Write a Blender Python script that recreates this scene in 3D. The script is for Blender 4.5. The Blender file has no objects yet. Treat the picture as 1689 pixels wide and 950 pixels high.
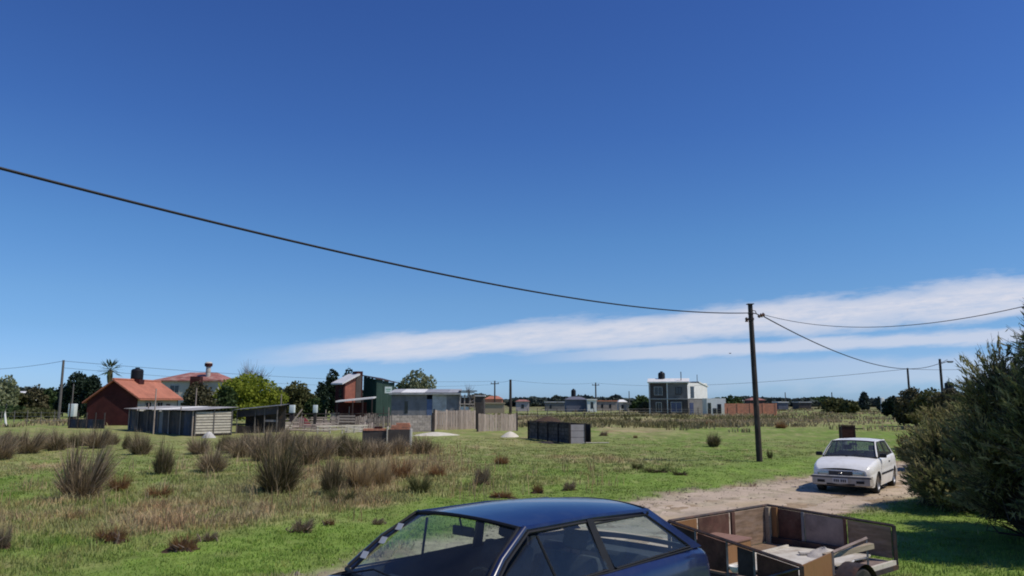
import bpy, bmesh, math, random
import numpy as np
from mathutils import Vector, Matrix
from math import sin, cos, pi, radians, atan2, sqrt, hypot

random.seed(7)
rng = np.random.default_rng(7)
SC = bpy.context.scene
COL = SC.collection

# ------------------------------------------------------------------ camera, light, exposure
CAM_H = 2.45
FPX = 1250.0                       # focal length in photograph pixels (photograph 1689 px wide)
PITCH = math.atan(186 / FPX)
cam = bpy.data.cameras.new('camera')
cam.sensor_width = 36.0
cam.lens = 36.0 * FPX / 1689.0
cam.clip_start = 0.1
cam.clip_end = 9000
cam_o = bpy.data.objects.new('camera', cam)
COL.objects.link(cam_o)
cam_o.location = (0, 0, CAM_H)
cam_o.rotation_euler = (pi / 2 + PITCH, 0, 0)
SC.camera = cam_o
SC.render.resolution_x = 1024
SC.render.resolution_y = 576

SUN_AZ, SUN_EL = radians(108), radians(54)      # azimuth clockwise from +Y
sun = bpy.data.lights.new('sun', 'SUN')
sun.energy = 3.6
sun.angle = radians(0.5)
sun.color = (1.0, 0.93, 0.81)
sun_o = bpy.data.objects.new('sun', sun)
COL.objects.link(sun_o)
sdir = Vector((sin(SUN_AZ) * cos(SUN_EL), cos(SUN_AZ) * cos(SUN_EL), sin(SUN_EL)))
sun_o.rotation_euler = sdir.to_track_quat('Z', 'Y').to_euler()

SC.view_settings.view_transform = 'Standard'
SC.view_settings.look = 'None'
SC.view_settings.exposure = 0.0
SC.view_settings.gamma = 1.0
SC.cycles.filter_width = 1.9
SC.cycles.max_bounces = 6
SC.cycles.transparent_max_bounces = 16
SC.cycles.caustics_reflective = False
SC.cycles.caustics_refractive = False

W = bpy.data.worlds.new('World')
SC.world = W
W.use_nodes = True


def build_world():
    nt = W.node_tree
    N, L = nt.nodes, nt.links
    N.clear()

    def nd(t, **k):
        n = N.new(t)
        for a, b in k.items():
            setattr(n, a, b)
        return n

    def mth(op, a, b=None, c=None, clamp=False):
        n = nd('ShaderNodeMath', operation=op, use_clamp=clamp)
        for i, v in enumerate((a, b, c)):
            if v is None:
                continue
            if isinstance(v, (int, float)):
                n.inputs[i].default_value = v
            else:
                L.new(v, n.inputs[i])
        return n.outputs[0]

    sky = nd('ShaderNodeTexSky', sky_type='NISHITA')
    sky.sun_disc = False
    sky.sun_elevation = SUN_EL
    sky.sun_rotation = SUN_AZ
    sky.altitude = 50
    sky.air_density = 1.0
    sky.dust_density = 0.35
    sky.ozone_density = 2.6
    gm = nd('ShaderNodeGamma')
    gm.inputs[1].default_value = SKY_GAMMA
    L.new(sky.outputs[0], gm.inputs[0])
    tint = nd('ShaderNodeMix', data_type='RGBA', blend_type='MULTIPLY')
    tint.inputs[0].default_value = 1
    L.new(gm.outputs[0], tint.inputs[6])
    tcg = nd('ShaderNodeTexCoord')
    spg = nd('ShaderNodeSeparateXYZ')
    L.new(tcg.outputs['Generated'], spg.inputs[0])
    ramp = nd('ShaderNodeValToRGB')
    L.new(mth('MAXIMUM', spg.outputs[2], 0.0), ramp.inputs[0])
    els = ramp.color_ramp.elements
    while len(els) < len(SKY_RAMP):
        els.new(0.5)
    for el_, (p_, c_) in zip(els, SKY_RAMP):
        el_.position = p_
        el_.color = (*c_, 1)
    L.new(ramp.outputs[0], tint.inputs[7])
    # cirrus band: t = x/y, e = z/y of the view direction
    tc = nd('ShaderNodeTexCoord')
    sp = nd('ShaderNodeSeparateXYZ')
    L.new(tc.outputs['Generated'], sp.inputs[0])
    X, Y, Z = sp.outputs
    ys = mth('MAXIMUM', Y, 0.05)
    t = mth('DIVIDE', X, ys)
    e = mth('DIVIDE', Z, ys)

    def noise(scale, sx, sy, det, rough, off):
        # coordinates turned so that one axis runs along the band
        along = mth('ADD', t, mth('MULTIPLY', e, 0.085))
        across = mth('SUBTRACT', e, mth('MULTIPLY', t, 0.085))
        cb = nd('ShaderNodeCombineXYZ')
        L.new(mth('MULTIPLY', along, sx), cb.inputs[0])
        L.new(mth('MULTIPLY', across, sy), cb.inputs[1])
        cb.inputs[2].default_value = off
        n = nd('ShaderNodeTexNoise')
        L.new(cb.outputs[0], n.inputs['Vector'])
        n.inputs['Scale'].default_value = scale
        n.inputs['Detail'].default_value = det
        n.inputs['Roughness'].default_value = rough
        return n.outputs['Fac']

    n1 = noise(1.0, 7, 26, 5, 0.55, 3.1)
    n2 = noise(1.0, 26, 150, 8, 0.68, 8.7)
    n3 = noise(1.0, 3.2, 9, 3, 0.5, 5.2)

    def band(c0, slope, w0, wslope, lo_t, hi_t, nz, amp):
        c = mth('ADD', mth('MULTIPLY', t, slope), c0)
        c = mth('ADD', c, mth('MULTIPLY', mth('SUBTRACT', n3, 0.5), amp))
        w = mth('MAXIMUM', mth('ADD', mth('MULTIPLY', t, wslope), w0), 0.003)
        d = mth('DIVIDE', mth('ABSOLUTE', mth('SUBTRACT', e, c)), w)
        # noise frays the edge
        d = mth('ADD', d, mth('MULTIPLY', mth('SUBTRACT', nz, 0.5), 2.9))
        m = nd('ShaderNodeMapRange', interpolation_type='SMOOTHSTEP')
        m.inputs[1].default_value = 1.45
        m.inputs[2].default_value = 0.45
        L.new(d, m.inputs[0])
        f = nd('ShaderNodeMapRange', interpolation_type='SMOOTHSTEP')
        f.inputs[1].default_value = lo_t
        f.inputs[2].default_value = hi_t
        L.new(t, f.inputs[0])
        return mth('MULTIPLY', m.outputs[0], f.outputs[0])

    n4 = mth('ADD', mth('MULTIPLY', n1, 0.6), mth('MULTIPLY', n2, 0.4))
    A = band(0.0815, 0.080, 0.0165, 0.0135, -0.40, -0.14, n4, 0.016)
    B = band(0.0555, 0.043, 0.0070, 0.0050, -0.02, 0.2, n4, 0.008)
    Cc = band(0.0330, 0.010, 0.020, 0.004, 0.0, 0.6, n1, 0.01)
    fr = nd('ShaderNodeMapRange')
    fr.inputs[1].default_value = 0.3
    fr.inputs[2].default_value = 0.75
    L.new(n2, fr.inputs[0])
    body = mth('ADD', mth('MULTIPLY', fr.outputs[0], 0.42), 0.56)
    m = mth('MAXIMUM', mth('MULTIPLY', A, body), mth('MULTIPLY', B, 0.62))
    m = mth('MAXIMUM', m, mth('MULTIPLY', Cc, 0.34))
    front = nd('ShaderNodeMapRange')
    front.inputs[1].default_value = 0.15
    front.inputs[2].default_value = 0.4
    L.new(Y, front.inputs[0])
    m = mth('MULTIPLY', m, front.outputs[0])
    mix = nd('ShaderNodeMix', data_type='RGBA')
    L.new(m, mix.inputs[0])
    L.new(tint.outputs[2], mix.inputs[6])
    mix.inputs[7].default_value = CLOUD_RGB
    bg = nd('ShaderNodeBackground')
    bg.inputs[1].default_value = SKY_STRENGTH
    L.new(mix.outputs[2], bg.inputs[0])
    out = nd('ShaderNodeOutputWorld')
    L.new(bg.outputs[0], out.inputs[0])


SKY_STRENGTH = 0.095
SKY_GAMMA = 1.0
# clear, dry air: the sky texture's colour graded with height above the horizon, all round
SKY_RAMP = [(0.0, (0.573, 0.908, 1.659)), (0.012, (0.573, 0.908, 1.659)), (0.048, (0.539, 0.814, 1.403)), (0.087, (0.508, 0.778, 1.206)), (0.127, (0.522, 0.797, 1.156)), (0.206, (0.476, 0.786, 1.15)), (0.337, (0.378, 0.654, 1.135)), (0.476, (0.346, 0.585, 1.1)), (1.0, (0.27, 0.5, 1.06))]
CLOUD_RGB = (7.7, 7.7, 8.5, 1)
build_world()

# ------------------------------------------------------------------ placing helpers
CP, SP = cos(PITCH), sin(PITCH)


def at(u, v, z=0.0):
    """ground point seen at photograph pixel (u, v)"""
    d = ((u - 844.5) / FPX, CP - (475 - v) / FPX * SP, SP + (475 - v) / FPX * CP)
    k = (z - CAM_H) / d[2]
    return Vector((d[0] * k, d[1] * k, z))


def ux(u, y, z=1.5):
    """x of pixel column u at distance y"""
    return (u - 844.5) / FPX * (y * CP + (z - CAM_H) * SP)


def vz(v, y):
    """height of pixel row v at distance y"""
    a = PITCH + math.atan((475 - v) / FPX)
    return CAM_H + y * math.tan(a)


def tag(o, label=None, cat=None, group=None, kind=None):
    if label: o['label'] = label
    if cat: o['category'] = cat
    if group: o['group'] = group
    if kind: o['kind'] = kind
    return o


def thing(name, label, cat, loc=(0, 0, 0), rz=0.0, group=None):
    o = bpy.data.objects.new(name, None)
    o.empty_display_size = 0.3
    COL.objects.link(o)
    o.location = loc
    o.rotation_euler = (0, 0, rz)
    return tag(o, label, cat, group)


class MB:
    """collects shapes into one mesh"""
    def __init__(s):
        s.v, s.f, s.sm = [], [], []

    def add(s, vs, fs, smooth=False, M=None):
        b = len(s.v)
        if M is not None:
            vs = [tuple(M @ Vector(p)) for p in vs]
        s.v += [tuple(p) for p in vs]
        s.f += [tuple(i + b for i in f) for f in fs]
        s.sm += [smooth] * len(fs)
        return s

    def box(s, x0, x1, y0, y1, z0, z1, M=None):
        vs = [(x, y, z) for x in (x0, x1) for y in (y0, y1) for z in (z0, z1)]
        fs = [(0, 1, 3, 2), (4, 6, 7, 5), (0, 4, 5, 1), (2, 3, 7, 6), (0, 2, 6, 4), (1, 5, 7, 3)]
        return s.add(vs, fs, M=M)

    def bbox(s, x0, x1, y0, y1, z0, z1, b=0.02, M=None):
        """box with chamfered edges"""
        bm = bmesh.new()
        bmesh.ops.create_cube(bm, size=1)
        for v in bm.verts:
            v.co = Vector(((x0 + x1) / 2 + v.co.x * (x1 - x0), (y0 + y1) / 2 + v.co.y * (y1 - y0), (z0 + z1) / 2 + v.co.z * (z1 - z0)))
        bmesh.ops.bevel(bm, geom=bm.edges[:], offset=b, segments=2, affect='EDGES', profile=0.6)
        bm.verts.index_update()
        vs = [tuple(v.co) for v in bm.verts]
        fs = [tuple(v.index for v in f.verts) for f in bm.faces]
        bm.free()
        return s.add(vs, fs, True, M)

    def tube(s, pts, r, n=8, caps=True, M=None):
        pts = [Vector(p) for p in pts]
        rs = r if isinstance(r, (list, tuple)) else [r] * len(pts)
        vs, fs = [], []
        for i, p in enumerate(pts):
            t = (pts[min(i + 1, len(pts) - 1)] - pts[max(i - 1, 0)])
            t = t.normalized() if t.length > 1e-9 else Vector((0, 0, 1))
            a = t.cross(Vector((0, 0, 1)))
            if a.length < 1e-3:
                a = t.cross(Vector((0, 1, 0)))
            a.normalize()
            b = t.cross(a)
            for k in range(n):
                q = 2 * pi * k / n
                vs.append(tuple(p + a * rs[i] * cos(q) + b * rs[i] * sin(q)))
        for i in range(len(pts) - 1):
            for k in range(n):
                fs.append((i * n + k, i * n + (k + 1) % n, (i + 1) * n + (k + 1) % n, (i + 1) * n + k))
        if caps:
            fs.append(tuple(range(n))[::-1])
            fs.append(tuple((len(pts) - 1) * n + k for k in range(n)))
        return s.add(vs, fs, True, M)

    def lathe(s, prof, n=20, M=None, smooth=True):
        vs, fs = [], []
        for (r, z) in prof:
            for k in range(n):
                q = 2 * pi * k / n
                vs.append((r * cos(q), r * sin(q), z))
        for i in range(len(prof) - 1):
            for k in range(n):
                fs.append((i * n + k, i * n + (k + 1) % n, (i + 1) * n + (k + 1) % n, (i + 1) * n + k))
        return s.add(vs, fs, smooth, M)

    def grid(s, rows, smooth=True, M=None, closed=False):
        n = len(rows[0])
        vs = [p for r in rows for p in r]
        fs = []
        for i in range(len(rows) - 1):
            for k in range(n - (0 if closed else 1)):
                fs.append((i * n + k, i * n + (k + 1) % n, (i + 1) * n + (k + 1) % n, (i + 1) * n + k))
        return s.add(vs, fs, smooth, M)

    def slab(s, poly, off, M=None):
        """polygon given thickness along vector off"""
        n = len(poly)
        a = [Vector(p) for p in poly]
        b = [p + Vector(off) for p in a]
        fs = [tuple(range(n))[::-1], tuple(range(n, 2 * n))]
        fs += [(i, (i + 1) % n, n + (i + 1) % n, n + i) for i in range(n)]
        return s.add([tuple(p) for p in a + b], fs, M=M)

    def corr(s, w, h, pitch=0.09, amp=0.012, M=None):
        """corrugated sheet in local XZ, ridges running up, facing -Y"""
        n = max(4, int(w / pitch * 4))
        r0 = [(w * i / n, amp * sin(2 * pi * (w * i / n) / pitch), 0) for i in range(n + 1)]
        r1 = [(x, y, h) for x, y, z in r0]
        s.grid([r0, r1], True, M)
        return s.grid([[(x, y + .004, z) for x, y, z in r0], [(x, y + .004, z) for x, y, z in r1]], True, M)

    def mesh(s, name, mat):
        me = bpy.data.meshes.new(name)
        me.from_pydata(s.v, [], s.f)
        me.polygons.foreach_set('use_smooth', s.sm)
        me.materials.append(mat)
        if any(s.sm):
            me.set_sharp_from_angle(angle=radians(38))
        me.update()
        return me

    def build(s, name, mat, parent=None, label=None, **k):
        o = bpy.data.objects.new(name, s.mesh(name, mat))
        COL.objects.link(o)
        if parent: o.parent = parent
        if label or k: tag(o, label, **k)
        return o


def copy_tree(o, parent=None):
    c = o.copy()
    COL.objects.link(c)
    c.parent = parent
    for ch in list(o.children):
        copy_tree(ch, c)
    return c


# ------------------------------------------------------------------ materials
def mat(name, rgb, rough=0.8, var=0.25, scale=3.0, bump=0.0, bscale=30.0, metal=0.0, spec=0.3, rgb2=None,
        stretch=(1, 1, 1), detail=5, dirt=None, coat=0.0, thresh=None, ovar=0.0):
    m = bpy.data.materials.new(name)
    m.use_nodes = True
    nt = m.node_tree
    N, L = nt.nodes, nt.links
    b = N['Principled BSDF']
    b.inputs['Roughness'].default_value = rough
    b.inputs['Metallic'].default_value = metal
    b.inputs['Specular IOR Level'].default_value = spec
    b.inputs['Coat Weight'].default_value = coat
    b.inputs['Coat Roughness'].default_value = 0.08
    tc = N.new('ShaderNodeTexCoord')
    mp = N.new('ShaderNodeMapping')
    mp.inputs['Scale'].default_value = stretch
    L.new(tc.outputs['Object'], mp.inputs[0])
    oi = N.new('ShaderNodeObjectInfo')
    ad = N.new('ShaderNodeVectorMath')
    ad.operation = 'ADD'
    L.new(mp.outputs[0], ad.inputs[0])
    sc_ = N.new('ShaderNodeMath'); sc_.operation = 'MULTIPLY'; sc_.inputs[1].default_value = 37.0
    L.new(oi.outputs['Random'], sc_.inputs[0])
    L.new(sc_.outputs[0], ad.inputs[1])
    nz = N.new('ShaderNodeTexNoise')
    nz.inputs['Scale'].default_value = scale
    nz.inputs['Detail'].default_value = detail
    nz.inputs['Roughness'].default_value = 0.62
    L.new(ad.outputs[0], nz.inputs['Vector'])
    rp = N.new('ShaderNodeValToRGB')
    lo, hi = (0.3, 0.7) if thresh is None else thresh
    rp.color_ramp.elements[0].position = lo
    rp.color_ramp.elements[1].position = hi
    c2 = rgb2 if rgb2 else tuple(min(1, c * (1 + var)) for c in rgb)
    c1 = rgb if rgb2 else tuple(c * (1 - var) for c in rgb)
    rp.color_ramp.elements[0].color = (*c1, 1)
    rp.color_ramp.elements[1].color = (*c2, 1)
    L.new(nz.outputs['Fac'], rp.inputs[0])
    colo = rp.outputs[0]
    if dirt:
        drgb, amount, dsc = dirt
        n2 = N.new('ShaderNodeTexNoise')
        n2.inputs['Scale'].default_value = dsc
        n2.inputs['Detail'].default_value = 7
        n2.inputs['Roughness'].default_value = 0.7
        L.new(ad.outputs[0], n2.inputs['Vector'])
        mr = N.new('ShaderNodeMapRange')
        mr.inputs[1].default_value = 0.48
        mr.inputs[2].default_value = 0.66
        mr.inputs[4].default_value = amount
        L.new(n2.outputs['Fac'], mr.inputs[0])
        mx = N.new('ShaderNodeMix'); mx.data_type = 'RGBA'
        L.new(mr.outputs[0], mx.inputs[0])
        L.new(colo, mx.inputs[6])
        mx.inputs[7].default_value = (*drgb, 1)
        colo = mx.outputs[2]
    if ovar:
        om = N.new('ShaderNodeMapRange')
        om.inputs[3].default_value = 1 - ovar
        om.inputs[4].default_value = 1 + ovar
        L.new(oi.outputs['Random'], om.inputs[0])
        mo = N.new('ShaderNodeMix'); mo.data_type = 'RGBA'; mo.blend_type = 'MULTIPLY'
        mo.inputs[0].default_value = 1
        L.new(colo, mo.inputs[6])
        L.new(om.outputs[0], mo.inputs[7])
        colo = mo.outputs[2]
    L.new(colo, b.inputs['Base Color'])
    if bump:
        n3 = N.new('ShaderNodeTexNoise')
        n3.inputs['Scale'].default_value = bscale
        n3.inputs['Detail'].default_value = 6
        L.new(ad.outputs[0], n3.inputs['Vector'])
        bp = N.new('ShaderNodeBump')
        bp.inputs['Strength'].default_value = 0.6
        bp.inputs['Distance'].default_value = bump
        L.new(n3.outputs['Fac'], bp.inputs['Height'])
        L.new(bp.outputs[0], b.inputs['Normal'])
    return m


def leafmat(name, rgb, rgb2, scale=1.2, trans=0.25, rough=0.75):
    """two-tone leaves with some light passing through"""
    m = mat(name, rgb, rough, scale=scale, rgb2=rgb2, detail=4, spec=0.15)
    nt = m.node_tree
    N, L = nt.nodes, nt.links
    b = N['Principled BSDF']
    out = N['Material Output']
    tr = N.new('ShaderNodeBsdfTranslucent')
    src = b.inputs['Base Color'].links[0].from_socket
    L.new(src, tr.inputs['Color'])
    mx = N.new('ShaderNodeMixShader')
    mx.inputs[0].default_value = trans
    L.new(b.outputs[0], mx.inputs[1])
    L.new(tr.outputs[0], mx.inputs[2])
    L.new(mx.outputs[0], out.inputs[0])
    return m


def vcolmat(name, fine=0.35, scale=9.0, trans=0.0, bump=0.0, rough=0.9):
    """colour from the mesh attribute 'tone' (what grows or lies there) with fine grain on top"""
    m = bpy.data.materials.new(name)
    m.use_nodes = True
    nt = m.node_tree
    N, L = nt.nodes, nt.links
    b = N['Principled BSDF']
    b.inputs['Roughness'].default_value = rough
    b.inputs['Specular IOR Level'].default_value = 0.12
    at_ = N.new('ShaderNodeAttribute')
    at_.attribute_name = 'tone'
    tc = N.new('ShaderNodeTexCoord')
    nz = N.new('ShaderNodeTexNoise')
    nz.inputs['Scale'].default_value = scale
    nz.inputs['Detail'].default_value = 8
    nz.inputs['Roughness'].default_value = 0.75
    L.new(tc.outputs['Object'], nz.inputs['Vector'])
    mr = N.new('ShaderNodeMapRange')
    mr.inputs[1].default_value = 0.25
    mr.inputs[2].default_value = 0.75
    mr.inputs[3].default_value = 1 - fine
    mr.inputs[4].default_value = 1 + fine
    L.new(nz.outputs['Fac'], mr.inputs[0])
    mx = N.new('ShaderNodeMix'); mx.data_type = 'RGBA'; mx.blend_type = 'MULTIPLY'
    mx.inputs[0].default_value = 1
    L.new(at_.outputs['Color'], mx.inputs[6])
    L.new(mr.outputs[0], mx.inputs[7])
    L.new(mx.outputs[2], b.inputs['Base Color'])
    if bump:
        bp = N.new('ShaderNodeBump')
        bp.inputs['Strength'].default_value = 0.8
        bp.inputs['Distance'].default_value = bump
        L.new(nz.outputs['Fac'], bp.inputs['Height'])
        L.new(bp.outputs[0], b.inputs['Normal'])
    if trans:
        tr = N.new('ShaderNodeBsdfTranslucent')
        L.new(mx.outputs[2], tr.inputs['Color'])
        ms = N.new('ShaderNodeMixShader')
        ms.inputs[0].default_value = trans
        L.new(b.outputs[0], ms.inputs[1])
        L.new(tr.outputs[0], ms.inputs[2])
        L.new(ms.outputs[0], N['Material Output'].inputs[0])
    return m


def glassmat(name, tint, refl=0.08, dusty=0.0):
    m = bpy.data.materials.new(name)
    m.use_nodes = True
    nt = m.node_tree
    N, L = nt.nodes, nt.links
    N.clear()
    out = N.new('ShaderNodeOutputMaterial')
    tr = N.new('ShaderNodeBsdfTransparent')
    tr.inputs[0].default_value = (*tint, 1)
    gl = N.new('ShaderNodeBsdfGlossy')
    gl.inputs['Roughness'].default_value = 0.03
    fr = N.new('ShaderNodeLayerWeight')
    pw = N.new('ShaderNodeMath'); pw.operation = 'POWER'
    pw.inputs[1].default_value = 4.5
    L.new(fr.outputs['Facing'], pw.inputs[0])
    ad = N.new('ShaderNodeMath'); ad.operation = 'MULTIPLY_ADD'
    ad.inputs[1].default_value = 0.85
    ad.inputs[2].default_value = refl
    ad.use_clamp = True
    L.new(pw.outputs[0], ad.inputs[0])
    mx = N.new('ShaderNodeMixShader')
    L.new(ad.outputs[0], mx.inputs[0])
    L.new(tr.outputs[0], mx.inputs[1])
    L.new(gl.outputs[0], mx.inputs[2])
    last = mx.outputs[0]
    if dusty:
        df = N.new('ShaderNodeBsdfDiffuse')
        df.inputs[0].default_value = (0.32, 0.34, 0.33, 1)
        tc = N.new('ShaderNodeTexCoord')
        nz = N.new('ShaderNodeTexNoise')
        nz.inputs['Scale'].default_value = 4
        nz.inputs['Detail'].default_value = 6
        L.new(tc.outputs['Object'], nz.inputs['Vector'])
        mm = N.new('ShaderNodeMath'); mm.operation = 'MULTIPLY'
        mm.inputs[1].default_value = dusty * 2
        L.new(nz.outputs['Fac'], mm.inputs[0])
        m2 = N.new('ShaderNodeMixShader')
        L.new(mm.outputs[0], m2.inputs[0])
        L.new(last, m2.inputs[1])
        L.new(df.outputs[0], m2.inputs[2])
        last = m2.outputs[0]
    L.new(last, out.inputs[0])
    return m


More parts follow.
